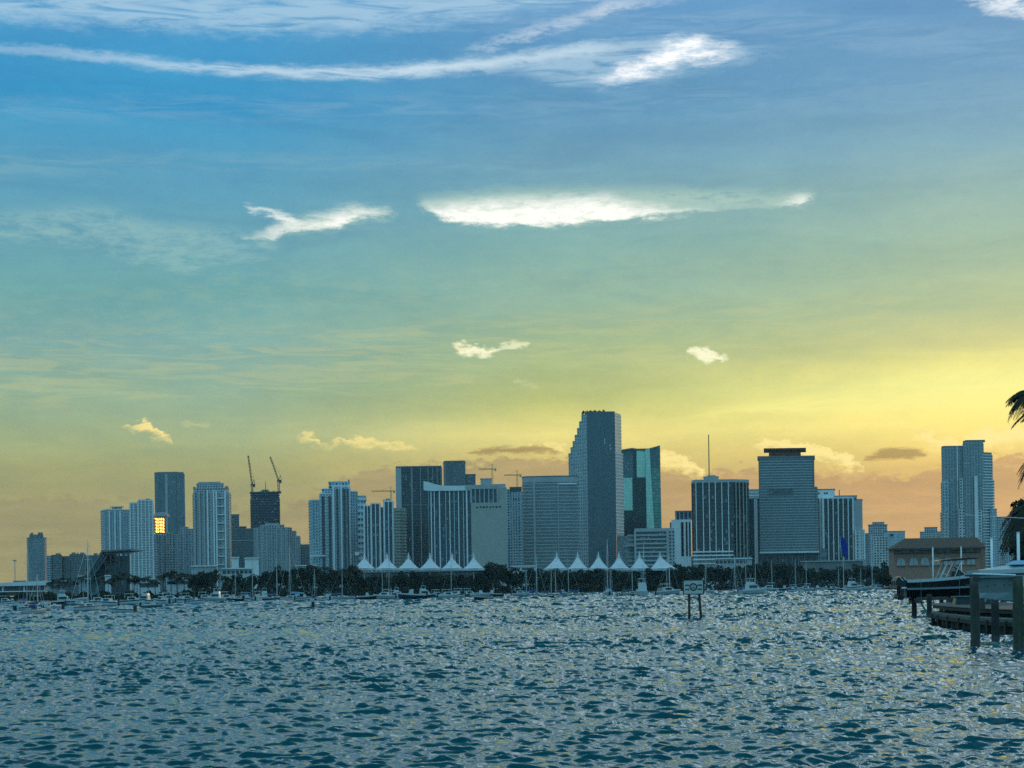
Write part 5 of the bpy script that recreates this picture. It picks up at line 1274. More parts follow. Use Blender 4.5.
NS = 'navy-hulled sailboat with bare mast, @'
for a in ((26.4, 548, 602.6, 9, 75), (37.5, 574, 609.2, 7, 80, GEL2, BLUE_CANVAS, 'cream sailboat seen end-on, @'), (87.5, 539.5, 607.0, 9, 62, GEL, GEL2, 'white sailboat with very tall pale mast, @', ALU), (220.5, 574, 599.4, 8, 100), (235, 575, 599.6, 8, 70), (252.4, 560, 600.0, 10, 20),
          (276.8, 559, 600.6, 11, 5, HULL_NAVY, BLUE_CANVAS, NS, ALU), (289.8, 545, 601.0, 12, 160, GEL, PALE_BLUE, 'white sailboat with a towering mast, @', ALU), (314.6, 569, 600.0, 8, 85), (342, 566, 599.6, 10, 12, GEL_GR, BLUE_CANVAS, 'pale grey sailboat with bare mast, @'), (382, 568, 599.2, 10, 170), (388.4, 546, 598.9, 11, 95),
          (451, 560, 599.4, 9, 25), (526, 569, 599.3, 9, 60), (536.6, 554, 600.0, 10, 30, GEL, BLUE_CANVAS, 'white sailboat with a thin pale mast, @', ALU), (551, 565, 600.2, 8, 15), (555.4, 568, 600.3, 8, 200), (568.2, 558, 599.8, 9, 170), (607, 539.5, 600.4, 11, 80, GEL, BLUE_CANVAS, 'white sailboat with the tallest mast, @', ALU), (610.4, 565, 599.6, 8, 100),
          (632, 566, 599.8, 9, 20), (642.4, 545, 600.8, 11, 92, GEL, BLUE_CANVAS, 'white sailboat with a bright mast, @', ALU), (666.4, 568, 599.9, 8, 20), (669.4, 555, 600.6, 10, 15, GEL, GEL2, 'white sailboat with long pale hull, @', ALU), (704.8, 559, 599.6, 9, 70), (735, 555, 601.4, 9, 120, GEL, BLUE_CANVAS, 'white stubby sailboat with tall mast, @', ALU),
          (745.8, 558, 599.6, 10, 20), (755, 559, 599.4, 10, 150), (772, 560, 599.4, 9, 30), (795.4, 559, 600.2, 10, 35), (806.2, 560, 600.0, 9, 170), (838.6, 565, 599.4, 8, 80), (843.4, 556, 600.2, 9, 150, HULL_NAVY, GEL, 'black-hulled sailboat carrying a loose blue sail, @', ALU), (860.4, 568, 599.8, 8, 40), (872, 534, 600.0, 12, 165, GEL, BLUE_CANVAS, 'white sailboat with a slightly leaning mast, @', ALU)):
    sailboat(*a)
# the loose blue sail hanging from the masthead
CUR[0] = 842; Y = 3982 / 6.2 * shore(843) / 900 * .92 - .7
r = thing('hanging_sail', 'bright blue sail hanging loose from a masthead before the wide dark block', 'sail', (wx(842, Y), Y, 0))
b = MB(); q2 = random.Random(6); cols = 5; rows = []
for i in range(9):
    t = i / 8; xl = 839.9 + t * 4.0; xr = 845.6 + t * 4.6 - t * t * 1.6; rows.append([(wx(xl + (xr - xl) * c / cols, Y), Y + .45 * math.sin(c * 1.6 + i * .8) - c * .12, wz(537.2 + t * 20 + (c / cols) * 1.2 * (1 - t), Y)) for c in range(cols + 1)])
vs = [p for rw in rows for p in rw] + [(p[0], p[1] + .12, p[2]) for rw in rows for p in rw]; n1 = cols + 1; n2 = len(rows) * n1; fs = []
for i in range(8):
    for c in range(cols):
        f = (i * n1 + c, i * n1 + c + 1, (i + 1) * n1 + c + 1, (i + 1) * n1 + c); fs += [f, tuple(n2 + v for v in reversed(f))]
b.add(vs, fs); b.obj('sailcloth', FLAG_BLUE, r, smooth=True)
MB().bar((wx(841.6, Y), Y, wz(557, Y)), (wx(840.4, Y), Y, wz(536.4, Y)), .14).obj('luff_spar', ALU, r)

for a in (('cruiser', 5, 600.4, 8, 10), ('open', 12, 600.0, 7, 170), ('cruiser', 24, 606.4, 6, 70), ('cruiser', 45, 606.6, 6, 95, GEL_GR, HULL_TEAL), ('open', 54, 605.6, 5, 150), ('fly', 64, 601.6, 8.5, 8, HULL_NAVY, GEL), ('open', 76, 602.6, 6, 20, HULL_BLK, GEL),
          ('cruiser', 98, 602.2, 8, 15, GEL, HULL_TEAL), ('cruiser', 106.5, 603.0, 7, 165), ('open', 121, 609.6, 4.2, 178, GEL, GEL, 'white open motorboat with dark sheer stripe, @'), ('cruiser', 132, 602.2, 8, 12), ('fly', 143, 601.6, 8, 170), ('open', 152, 605.2, 5, 5, HULL_TEAL, GEL, 'teal-hulled open motorboat with raised bow, @'), ('cruiser', 161, 602.0, 8, 140),
          ('cruiser', 170, 601.4, 9, 10, GEL_GR, GEL), ('open', 180, 601.2, 7, 165, HULL_BLK, GEL), ('cruiser', 187, 601.6, 8, 30), ('open', 195.5, 602.6, 6, 5), ('cruiser', 205, 600.6, 9, 8), ('fly', 214, 600.8, 9, 175, GEL_GR, GEL), ('cruiser', 226, 600.6, 9, 20, HULL_TEAL, GEL), ('open', 233, 600.8, 8, 170, HULL_BLK, GEL), ('cruiser', 244, 600.6, 8, 150),
          ('cruiser', 258, 600.8, 9, 85), ('fly', 264, 600.4, 9, 100, GEL_GR, GEL), ('open', 315, 606.0, 5.2, 88, GEL, GEL, 'white open boat seen from astern, @'), ('cruiser', 327, 600.2, 8, 110, GEL, HULL_TEAL), ('open', 304, 600.0, 7, 20), ('open', 366.5, 600.2, 8, 5, HULL_BLK, GEL), ('cruiser', 384, 600.0, 9, 170, GEL_GR, GEL), ('cruiser', 394, 599.8, 8, 12, GEL2, GEL),
          ('fly', 398, 599.6, 8, 8, GEL2, GEL), ('open', 411.5, 600.4, 11, 176, HULL_NAVY, GEL), ('fly', 425, 599.8, 9, 12, HULL_NAVY, PALE_BLUE), ('cruiser', 437, 599.8, 8, 40, HULL_BLK, GEL), ('cruiser', 455, 599.6, 9, 160), ('cruiser', 469, 599.4, 9, 20, HULL_BLK, GEL), ('cruiser', 448, 600.4, 8, 15, GEL2, GEL),
          ('open', 480, 600.0, 9, 10, GEL_GR, GEL), ('dinghy', 482.4, 602.0, 6, 175, HULL_BLK, GEL), ('open', 492, 599.8, 9, 172, HULL_BLK, GEL), ('cruiser', 520, 599.6, 8, 5, GEL_GR, GEL), ('dinghy', 546, 601.0, 5, 170, HULL_BLK, GEL), ('open', 562, 600.2, 8, 8), ('dinghy', 574, 600.2, 5, 15), ('cruiser', 607.5, 600.6, 9, 95, GEL_GR, HULL_TEAL),
          ('fly', 640.6, 601.2, 11, 96, GEL2, GEL, 'cream flybridge yacht seen end-on, @'), ('dinghy', 628.4, 601.0, 5, 10, HULL_BLK, GEL), ('cruiser', 668, 600.8, 10, 12, GEL_GR, GEL, 'pale grey cabin boat with long low cabin, @'), ('open', 707.6, 599.6, 7, 20, GEL_GR, GEL), ('fly', 753, 601.6, 10, 16, GEL2, GEL, 'cream yacht with long hard top, @'),
          ('cruiser', 768.5, 600.2, 11, 170, GEL_GR, GEL), ('open', 784, 599.6, 10, 8, HULL_BLK, GEL), ('cruiser', 795, 601.0, 8, 15), ('cruiser', 805, 600.4, 9, 165, GEL_GR, GEL), ('open', 817, 600.2, 9, 10), ('open', 826, 600.0, 8, 170, HULL_BLK, GEL), ('cruiser', 833, 599.8, 8, 10, GEL_GR, GEL), ('fly', 853.5, 600.6, 11, 20, GEL, GEL), ('cruiser', 861.5, 600.4, 9, 10, GEL_GR, HULL_TEAL),
          ('cruiser', 873, 600.4, 9, 165, GEL2, HULL_TEAL), ('open', 883.5, 600.0, 8, 5, HULL_NAVY, GEL)):
    motor(*a)
write_labels()

# ================================================================== sign on two piles
CUR[0] = 693; Y = dist(693, 620)
r = thing('channel_sign', 'square pale sign on two dark splayed piles standing alone in the water', 'sign', (wx(693, Y), Y, 0))
b = MB(); b.box(wx(683, Y), wx(703.2, Y), Y - .06, Y + .06, wz(594.2, Y), wz(579.8, Y)); bd = b.obj('board', SIGN_M, r)
b = MB(); x0, x1, z0, z1 = wx(683, Y), wx(703.2, Y), wz(594.2, Y), wz(579.8, Y)
for a in ((x0, x1, z1 - .05, z1 + .02), (x0, x1, z0 - .03, z0 + .05)): b.box(a[0] - .03, a[1] + .03, Y - .09, Y + .09, a[2], a[3])
for a in ((x0 - .035, x0 + .04), (x1 - .05, x1 + .04)): b.box(a[0], a[1], Y - .085, Y + .085, z0 + .05, z1 - .05)
b.obj('frame', DARKM, r)
b = MB(); cx, cz = wx(693, Y), wz(587, Y); n = 22
vs, fs = [], []
for k in range(n):
    a = 2 * math.pi * k / n
    for rr in (.235, .345): 
        for yy in (Y - .075, Y - .058): vs.append((cx + math.cos(a) * rr, yy, cz + math.sin(a) * rr))
for k in range(n):
    i, j = k * 4, ((k + 1) % n) * 4
    fs += [(i, j, j + 2, i + 2), (i + 2, j + 2, j + 3, i + 3), (i + 3, j + 3, j + 1, i + 1), (i + 1, j + 1, j, i)]
b.add(vs, fs)
q3 = random.Random(2)
def scribble(xa, xb, z, h):
    x = xa
    while x < xb - .05:
        w = min(q3.uniform(.07, .13), xb - x); b.box(x, x + w, Y - .075, Y - .058, z - h / 2 * q3.uniform(.7, 1), z + h / 2 * q3.uniform(.7, 1)); x += w + .035
for z in (wz(585.2, Y), wz(589.3, Y)):
    scribble(wx(684.8, Y), cx - .36, z, .17); scribble(cx + .36, wx(701.4, Y), z, .17)
b.box(cx - .17, cx + .17, Y - .074, Y - .058, cz - .12, cz - .04); b.box(cx - .12, cx + .13, Y - .073, Y - .058, cz + .06, cz + .12)
b.obj('lettering', INK, bd)
for xa, xb in ((689.0, 688.9), (698.2, 700.8)):
    b = MB(); b.tube([(wx(xb, Y), Y + .16, -2), (wx(xb - .1, Y), Y + .16, 0), (wx(xa, Y), Y + .16, wz(581, Y))], [.12, .12, .095], 10); p_ = b.obj('pile', WOOD_D, r, True)
    b = MB(); b.tube([(wx(xa + .15 * (xb - xa), Y), Y + .16, wz(600.6, Y)), (wx(xa + .15 * (xb - xa), Y), Y + .16, wz(598.8, Y))], .15, 10); b.obj('clamp', DARKM, p_)

# ================================================================== tan house on the near spit
CUR[0] = 938; Y = 900.0; SC = Y / 240
r = thing('tan_house', 'tan house with brown hip roof and a row of pale arched windows', 'house', (wx(938, Y), Y, 1.5))
hx0, hx1, ze = wx(894, Y), wx(980, Y), wz(548.6, Y)
MB().box(hx0, hx1, Y, Y + 12, 1.2, ze).obj('wall', BRICK, r)
MB().box(hx1 + .0, wx(987, Y), Y + 3, Y + 14, 1.2, wz(543, Y)).obj('wall', BRICK, r)
rx0, rx1 = hx0 - .5 * SC, wx(983.6, Y); zr = wz(537.6, Y)
b = MB(); b.add([(rx0, Y - .8 * SC, ze + .02), (rx1, Y - .8 * SC, ze + .02), (rx1, Y + 12.8, ze + .02), (rx0, Y + 12.8, ze + .02), (wx(908, Y), Y + 6, zr), (wx(981, Y), Y + 6, zr + .0)], [(0, 1, 5, 4), (1, 2, 5), (2, 3, 4, 5), (3, 0, 4), (3, 2, 1, 0)]); b.obj('roof', TILE, r)
MB().box(rx0 - .05, rx1 + .05, Y - .98 * SC, Y - .82 * SC, ze - .2 * SC, ze + .12 * SC).obj('gutter', DARKM, r)
for x in (901, 913.6, 925, 936, 948, 960, 971):
    b = MB(); w = 4.1 / F * Y; zb, zt = wz(564.6, Y), wz(560.6, Y); c = wx(x, Y)
    pts = [(c - w, zb), (c + w, zb)] + [(c + w * math.cos(t), zt + w * .95 * math.sin(t)) for t in [math.pi * k_ / 10 for k_ in range(11)]]
    b.xz(pts, Y - .07 * SC, Y + .05 * SC); wn_ = b.obj('window', mat('pale_blind_glass', (.34, .37, .36), rough=.3, vary=.12) if x == 901 else bpy.data.materials['pale_blind_glass'], r)
    b = MB()
    for k_ in range(10):
        t0, t1 = math.pi * k_ / 10, math.pi * (k_ + 1) / 10
        b.bar((c + w * 1.05 * math.cos(t0), Y - .08 * SC, zt + w * math.sin(t0)), (c + w * 1.05 * math.cos(t1), Y - .08 * SC, zt + w * math.sin(t1)), .16 * SC)
    b.box(c - w * 1.15, c + w * 1.15, Y - .2 * SC, Y - .01, zb - .16 * SC, zb - .01); b.box(c - .04 * SC, c + .04 * SC, Y - .1 * SC, Y - .072 * SC, zb, zt + w * .9); b.obj('frame', BRICK, wn_)
for a, c_ in ((900.5, 909), (914, 919), (939, 943), (946, 950), (966, 974)):
    MB().box(wx(a, Y), wx(c_, Y), Y - .05 * SC, Y + .05 * SC, wz(551.8, Y), wz(549.9, Y)).obj('clerestory_window', WINDOW_B, r)
MB().box(hx0 - .1, hx1, Y - .12 * SC, Y - .01, wz(553.4, Y), wz(552.6, Y)).obj('string_course', TILE, r)

# ================================================================== boat lifts, dock and near palms
def pile(px, wl, top, dia, label, m=WOOD_W, lean=0.0, cap=False):
    CUR[0] = px; Y = dist(px, wl)
    r = thing('dock_pile', label, 'pile', (wx(px, Y), Y, 0), 'timber piles of the dock and boat lifts')
    zt = wz(top, Y); qq = random.Random(int(px)); b = MB(); n = 14; L = 12; vs, fs = [], []
    for i in range(L + 1):
        t = i / L; z = -2 + (zt + 2) * t; rr = dia / 2 * (1.03 - .06 * t)
        for k_ in range(n):
            a = 2 * math.pi * k_ / n; d = rr * (1 + .03 * math.sin(3 * a + i * .4) + qq.uniform(-.02, .02))
            vs.append((wx(px, Y) + math.cos(a) * d + lean * t, Y + math.sin(a) * d, z))
    for i in range(L):
        for k_ in range(n): fs.append((i * n + k_, i * n + (k_ + 1) % n, (i + 1) * n + (k_ + 1) % n, (i + 1) * n + k_))
    fs.append(tuple(L * n + k_ for k_ in range(n))); b.add(vs, fs); b.obj('shaft', m, r, True)
    b = MB(); b.tube([(wx(px, Y), Y, -1.2), (wx(px, Y), Y, .32)], dia / 2 * 1.06, 14); b.obj('waterline_growth', WOOD_D, r, True)
    if cap:
        b = MB(); b.tube([(wx(px, Y) + lean, Y, zt + .01), (wx(px, Y) + lean, Y, zt + .07)], dia * .54, 14); b.obj('cap', GALV, r)
    return r, Y, zt
pile(974.2, 647.6, 577, .42, 'thick weathered pile nearest the open water, west end of the grey beam', cap=False)
pile(1017.6, 650.6, 578, .43, 'thick mossy pile carrying the east end of the grey beam', m=mat('mossy_pile_wood', (.045, .052, .034), rough=.9, vary=.5, scale=4, streak=.8, bump=.6))
pile(994.5, 642, 600, .38, 'dark short pile standing under the dock between the two thick piles', m=WOOD_D)
pile(913.6, 616.2, 590, .46, 'dark pile under the stern of the black-hulled lifted boat', m=WOOD_D)
pile(928.8, 617.5, 594, .44, 'dark pile at the far corner of the dock', m=WOOD_D); pile(940.8, 613.4, 592, .42, 'dark pile amidships under the black-hulled lifted boat', m=WOOD_D); pile(952.8, 612.6, 592, .42, 'dark pile forward under the black-hulled lifted boat', m=WOOD_D)
# grey beam between the near piles
CUR[0] = 996; Y = (dist(974.2, 647.6) + dist(1017.6, 650.6)) / 2 + .2
r = thing('lift_beam', 'deep grey metal beam bridging the two thick near piles', 'beam', (wx(996, Y), Y, wz(585, Y)))
MB().box(wx(978.6, Y), wx(1014.4, Y), Y - .09, Y + .05, wz(592, Y), wz(577.6, Y)).obj('web', GALV, r)
b = MB(); b.box(wx(971.6, Y), wx(1020, Y), Y - .26, Y + .24, wz(577.5, Y), wz(576.3, Y)); b.box(wx(978.6, Y), wx(1014.4, Y), Y - .16, Y + .1, wz(592.7, Y), wz(592.05, Y)); b.obj('flange', GALV, r)
b = MB(); b.box(wx(1012.4, Y), wx(1020, Y), Y - .34, Y - .27, wz(581, Y), wz(576.6, Y)); b.box(wx(970.6, Y), wx(977, Y), Y - .36, Y - .28, wz(581.5, Y), wz(576.6, Y)); b.obj('bracket', DARKM, r)
b = MB(); b.tube([(wx(976, Y), Y + .5, wz(573.5, Y)), (wx(1019, Y), Y + .5, wz(575.5, Y))], .045, 8); b.obj('drive_pipe', ALU, r)
b = MB()
for x in (986.5, 994, 1003.5, 1009): b.box(wx(x - .6, Y), wx(x + .6, Y), Y - .12, Y - .092, wz(584 + (x % 3), Y), wz(583 + (x % 3), Y))
b.obj('bolt_plate', DARKM, r)

# dock: low ledge and higher platform behind
def slab_mb(poly, z0, z1): return MB().prism(poly, z0, z1)
CUR[0] = 960
def wpt(px, py, back=0.0):
    y = dist(px, py); return (wx(px, y), y + back)
low_poly = [wpt(930.5, 625), wpt(944, 628), wpt(970, 632.4), wpt(1000, 635.4), wpt(1040, 637.6), (37.6, 82.5), (37.6, 114), (wx(931, 114), 114)]
r = thing('timber_dock', 'dark two-level timber dock with silvered boards at the water edge', 'dock', (wx(960, 100), 100, 0)); CUR[0] = 960
slab_mb(low_poly, .72, .90).obj('ledge', WOOD_L, r)
b = slab_mb(offset(low_poly, -.3), -.4, .71); b.obj('skirt', WOOD_D, r)
b = slab_mb(offset(low_poly, .06), .5, .715); b.obj('rub_strip', WOOD_D, r)
def shift_y(p, d): return (p[0] / p[1] * (p[1] + d), p[1] + d)
up = [shift_y(wpt(932, 625), 3.5), shift_y(wpt(944, 628), 3.5), shift_y(wpt(972, 632.6), 3.5), shift_y(wpt(1003, 635.6), 3.3), shift_y(wpt(1044, 637.8), 3.1), (37.7, 86), (37.7, 124), (wx(934, 124), 124)]
slab_mb(up, 1.12, 1.33).obj('platform', WOOD_D, r); slab_mb(offset(up, -.8), .91, 1.11).obj('skirt', WOOD_D, r)
slab_mb(offset(up, .05), 1.335, 1.37).obj('deck_boards', mat('grey_dock_board', (.045, .05, .047), rough=.8, vary=.3, scale=3), r)
b = MB()
for i in range(1, len(low_poly) - 3):
    p0, p1 = low_poly[i - 1], low_poly[i]
    for t in (.15, .6):
        x, y = p0[0] + (p1[0] - p0[0]) * t, p0[1] + (p1[1] - p0[1]) * t
        b.box(x - .12, x + .12, y - .12, y + .12, -1.5, .78)
b.obj('fender_post', WOOD_D, r)
# a tarp-covered locker and a coil on the platform
r = thing('dock_locker', 'dark covered locker on the dock behind the thick western pile', 'locker', (wx(953, 113), 113, 1.37))
b = MB(); taper_box(b, 0, 2.6, .9, .9, 0, .55, .12, .12, .12); o_ = part('body', b.mesh('body', HULL_BLK), r); b = MB(); b.box(-.06, 2.66, -.5, .5, .52, .6); part('lid', b.mesh('lid', HULL_TEAL), r)

r = thing('lift_winch', 'white winch wheel low behind the thick western pile', 'winch', (wx(980.5, 92.5), 92.5, 1.37))
b = MB(); 
for k_ in range(12):
    a0, a1 = 2 * math.pi * k_ / 12, 2 * math.pi * (k_ + 1) / 12; b.bar((.3 * math.cos(a0), 0, .62 + .3 * math.sin(a0)), (.3 * math.cos(a1), 0, .62 + .3 * math.sin(a1)), .07)
part('wheel', b.mesh('wheel', GEL), r); b = MB()
for k_ in range(4): b.bar((0, 0, .62), (.3 * math.cos(k_ * 1.57 + .5), 0, .62 + .3 * math.sin(k_ * 1.57 + .5)), .06)
part('spoke', b.mesh('spoke', GEL), r); b = MB(); taper_box(b, -.2, .2, .4, .4, 0, .6, .05, .05, .05); part('stand', b.mesh('stand', DARKM), r)

def pvc(px, top, yb, Y, label, rad=.055, m=PVC):
    CUR[0] = px
    r = thing('guide_pole', label, 'guide pole', (wx(px, Y), Y, wz(yb, Y)), 'white plastic guide poles by the lifts')
    MB().tube([(wx(px, Y), Y, wz(yb, Y)), (wx(px, Y), Y, wz(top, Y))], rad, 10).obj('pipe', m, r, True)
    MB().tube([(wx(px, Y), Y, wz(top, Y) + .005), (wx(px, Y), Y, wz(top, Y) + .06)], rad * 1.15, 10).obj('cap', m, r)
    MB().tube([(wx(px, Y), Y, wz(yb, Y) - .02), (wx(px, Y), Y, wz(yb, Y) + .35)], rad * 1.5, 10).obj('socket', GALV, r)
pvc(991.8, 538.5, 604.5, 92, 'white guide pole rising from the dock left of the mossy pile', .07)
pvc(1018.6, 533, 606, 89, 'thick white guide pole beside the mossy pile with white cap', .085)
pvc(933, 547.5, 606, 149, 'thin pale guide pole behind the windscreen frame of the black boat', .06); pvc(961.4, 547, 606, 149, 'thin pale guide pole behind the front of the black boat canopy', .06)

# black-hulled boat on the far lift, bow to the right
CUR[0] = 940; Y = 143.0; Lb = 10.4; BS = Y / 172
r = thing('lifted_motorboat', 'black-hulled motorboat with white gunwale and dark canopy raised on a lift', 'motorboat', (wx(904, Y) + Lb / 2 * BS, Y, wz(590.5, Y)), None)
r.scale = (BS, BS, BS); CUR[0] = 940; BZ = wz(590.5, Y)
S = lambda z: z
part('hull', hull_mb(Lb, 3.0, 1.12, 2.05, .78, .93).mesh('hull', HULL_BLK), r)
part('gunwale', strip_mb(Lb, 3.0, 1.12, 2.05, -.22, .09, .05).mesh('gunwale', GEL), r)
bt = MB(); st = [0, .12, .3, .5, .68, .82]
for s_ in (-1, 1):
    pr = None
    for t in st:
        hb = 1.5 * .95 * (.86 + .14 * min(1, t / .35)) * (1 - max(0, (t - .42) / .58) ** 2.1) + .0; x = -Lb / 2 + Lb * t; z0 = .12 + .32 * t ** 2
        cur = [(x, s_ * (hb + .02), z0), (x, s_ * (hb + .07), z0 + .2), (x, s_ * (hb - .12), z0 + .2), (x, s_ * (hb - .12), z0)]
        if pr: bt.add(pr + cur, [(0, 4, 5, 1), (1, 5, 6, 2), (2, 6, 7, 3), (3, 7, 4, 0)])
        pr = cur
part('spray_rail', bt.mesh('spray_rail', GEL_GR), r)
b = MB(); x0 = -1.6; z0 = (wz(561.2, Y) - BZ) / BS
b.xz([(x0 - .5, z0), (x0 + .4, z0 + .14), (x0 + 3.0, z0 + .34), (x0 + 4.1, z0 + .28), (x0 + 4.1, z0 + .16), (x0 + .4, z0 - .02)], -1.15, 1.15); part('canopy', b.mesh('canopy', HULL_BLK), r)
b = MB()
for s_ in (-1, 1):
    b.bar((x0 - .05, s_ * .9, 1.1), (x0 + .9, s_ * .9, z0 + .06), .075); b.bar((x0 + .5, s_ * .9, 1.1), (x0 + 1.6, s_ * .9, z0 + .12), .075); b.bar((x0 + .2, s_ * .9, 1.9), (x0 + 1.0, s_ * .9, 1.6), .06); b.bar((x0 + 1.5, s_ * .9, 1.2), (x0 + 2.4, s_ * .9, z0 + .16), .065)
part('canopy_frame', b.mesh('canopy_frame', ALU), r)
b = MB(); taper_box(b, x0 + 1.3, x0 + 2.7, 1.1, .9, 1.0, 2.05, .3, .1, .1); part('console', b.mesh('console', HULL_BLK), r)
b = MB()
for s_ in (-1, 1): b.bar((x0 + 1.75, s_ * .5, 2.62), (x0 + 3.0, s_ * .55, 1.62), .2, .1)
b.bar((x0 + 1.75, -.5, 2.62), (x0 + 1.75, .5, 2.62), .12); part('windscreen_frame', b.mesh('windscreen_frame', GEL), r)
b = MB(); b.add([(x0 + 1.85, -.48, 2.52), (x0 + 1.85, .48, 2.52), (x0 + 2.9, .5, 1.68), (x0 + 2.9, -.5, 1.68)], [(0, 1, 2, 3)]); part('windscreen', b.mesh('windscreen', WINDOW_B), r)
b = MB(); taper_box(b, x0 + .3, x0 + 1.1, 1.0, 1.0, 1.0, 1.75, .1, .1, .06); part('seat', b.mesh('seat', GEL_GR), r)
for dy in (-.75, 0, .75):
    b = MB(); cx = -Lb / 2 - .5
    prof = [(-.62, .62), (-.66, 1.1), (-.42, 1.5), (.05, 1.58), (.42, 1.32), (.5, .72), (.2, .55), (-.3, .5)]
    b.xz([(cx + x, z) for x, z in prof], dy - .25, dy + .25); en = part('outboard', b.mesh('outboard', BLACKP), r)
    b = MB()
    for o1 in (-.22, .14): b.xz([(cx + o1 - .05, 1.5), (cx + o1 + .09, 1.52), (cx + o1 + .4, 1.16), (cx + o1 + .32, 1.08)], dy - .275, dy - .255)
    part('stripe', b.mesh('stripe', GEL), en)
    b = MB(); b.xz([(cx - .12, .52), (cx + .3, .56), (cx + .18, -.5), (cx + .3, -.62), (cx + .28, -.8), (cx + .05, -1.02), (cx - .1, -.78), (cx - .42, -.74), (cx - .5, -.62), (cx - .36, -.5), (cx - .12, -.46)], dy - .09, dy + .09); part('lower_unit', b.mesh('lower_unit', BLACKP), en)
    b = MB()
    for k_ in range(3):
        a = k_ * 2.09 + dy; b.add([(cx - .5, dy, -.62), (cx - .46, dy + .3 * math.cos(a - .35), -.62 + .3 * math.sin(a - .35)), (cx - .54, dy + .33 * math.cos(a), -.62 + .33 * math.sin(a)), (cx - .58, dy + .3 * math.cos(a + .35), -.62 + .3 * math.sin(a + .35))], [(0, 1, 2, 3)])
    part('propeller', b.mesh('propeller', DARKM), en)
b = MB(); b.bar((-Lb / 2 - .55, -1, .35), (-Lb / 2 + .2, -1, .35), .12, .2); b.bar((-Lb / 2 - .55, 1, .35), (-Lb / 2 + .2, 1, .35), .12, .2); part('swim_step', b.mesh('swim_step', ALU), r)
# its cradle
r = thing('lift_cradle', 'dark steel cradle with crossbeams holding the black-hulled boat', 'boat lift', (wx(940, Y), Y, BZ - .8))
CUR[0] = 940
cr = MB()
for x in (915, 953): cr.bar((wx(x, Y), Y - 2.1, BZ - .98), (wx(x, Y), Y + 2.1, BZ - .98), .22, .26)
cr.bar((wx(911, Y), Y - 1.0, BZ - .75), (wx(972, Y), Y - 1.0, BZ - .72), .22, .2); cr.bar((wx(911, Y), Y + 1.0, BZ - .75), (wx(972, Y), Y + 1.0, BZ - .72), .22, .2); cr.obj('crossbeam', DARKM, r)
cr = MB()
for x in (915, 953):
    cr.bar((wx(x, Y), Y - 2.0, BZ - .9), (wx(x, Y), Y - 2.0, BZ + 1.6), .03); cr.bar((wx(x, Y), Y - 2.0, BZ - 1.1), (wx(x + 7, Y), Y - 2.0, BZ - 2.2), .16)
cr.obj('brace', GALV, r)

# white boat on the near lift, bow to the left, running out of the picture
CUR[0] = 1005; Y = 78.0; L2 = 9.0; WS = Y / 92
r = thing('white_lifted_boat', 'white boat with dark sheer stripes and pale blue cover on the near lift', 'motorboat', (wx(974.5, Y) + L2 / 2 * WS, Y + 1.5, wz(594.6, Y)), None, math.pi)
r.scale = (WS, WS, WS); CUR[0] = 1005; WZ = wz(594.6, Y)
part('hull', hull_mb(L2, 2.9, 1.55, 1.42, .55, .95).mesh('hull', GEL), r)
part('sheer_stripe', strip_mb(L2, 2.9, 1.55, 1.42, -.34, -.24, .04).mesh('sheer_stripe', HULL_NAVY), r)
part('boot_stripe', strip_mb(L2, 2.7, 1.1, .82, -.30, -.22, .02).mesh('boot_stripe', HULL_NAVY), r)
b = MB(); taper_box(b, -1.5, L2 * .42, 2.3, .7, 1.45, 1.78, 2.3, .1, .3); part('foredeck', b.mesh('foredeck', GEL), r)
b = MB(); taper_box(b, .2, 2.0, 1.6, 1.3, 1.74, 1.98, .4, .1, .2); part('boat_cover', b.mesh('boat_cover', PALE_BLUE), r)
b = MB(); b.tube([(-3.2, 0, 2.1), (-3.2, 0, 4.1)], .05, 8); b.bar((-3.3, -.9, 4.1), (-1.6, -.9, 4.1), .06); b.bar((-3.3, .9, 4.1), (-1.6, .9, 4.1), .06); b.bar((-3.3, -.9, 4.1), (-3.3, .9, 4.1), .06); b.bar((-1.6, -.9, 4.1), (-1.6, .9, 4.1), .06)
for s_ in (-1, 1): b.bar((-1.6, s_ * .9, 4.1), (-1.3, s_ * 1.1, 1.6), .06)
part('tower_frame', b.mesh('tower_frame', ALU), r)
b = MB(); yb_ = 1.2
p0 = Vector((-2.4, yb_ - 1.2, 4.1)); b.tube([p0, p0 + Vector((3.2, 0, .35)), p0 + Vector((6.9, 0, .62))], [.03, .022, .01], 6); part('outrigger', b.mesh('outrigger', ALU), r)
r2 = thing('near_lift_cradle', 'dark cradle and posts under the white lifted boat', 'boat lift', (wx(1010, Y), Y + 1.5, 1.7))
cr = MB()
for x in (25.6, 30.0): cr.bar((x, Y - .2, WZ - .6), (x, Y + 3.2, WZ - .6), .2, .22)
cr.obj('crossbeam', DARKM, r2); cr = MB()
for x in (25.6, 30.0):
    for yy in (Y - .2, Y + 3.2): cr.bar((x, yy, -1.5), (x, yy, WZ - .72), .16)
cr.obj('post', DARKM, r2)

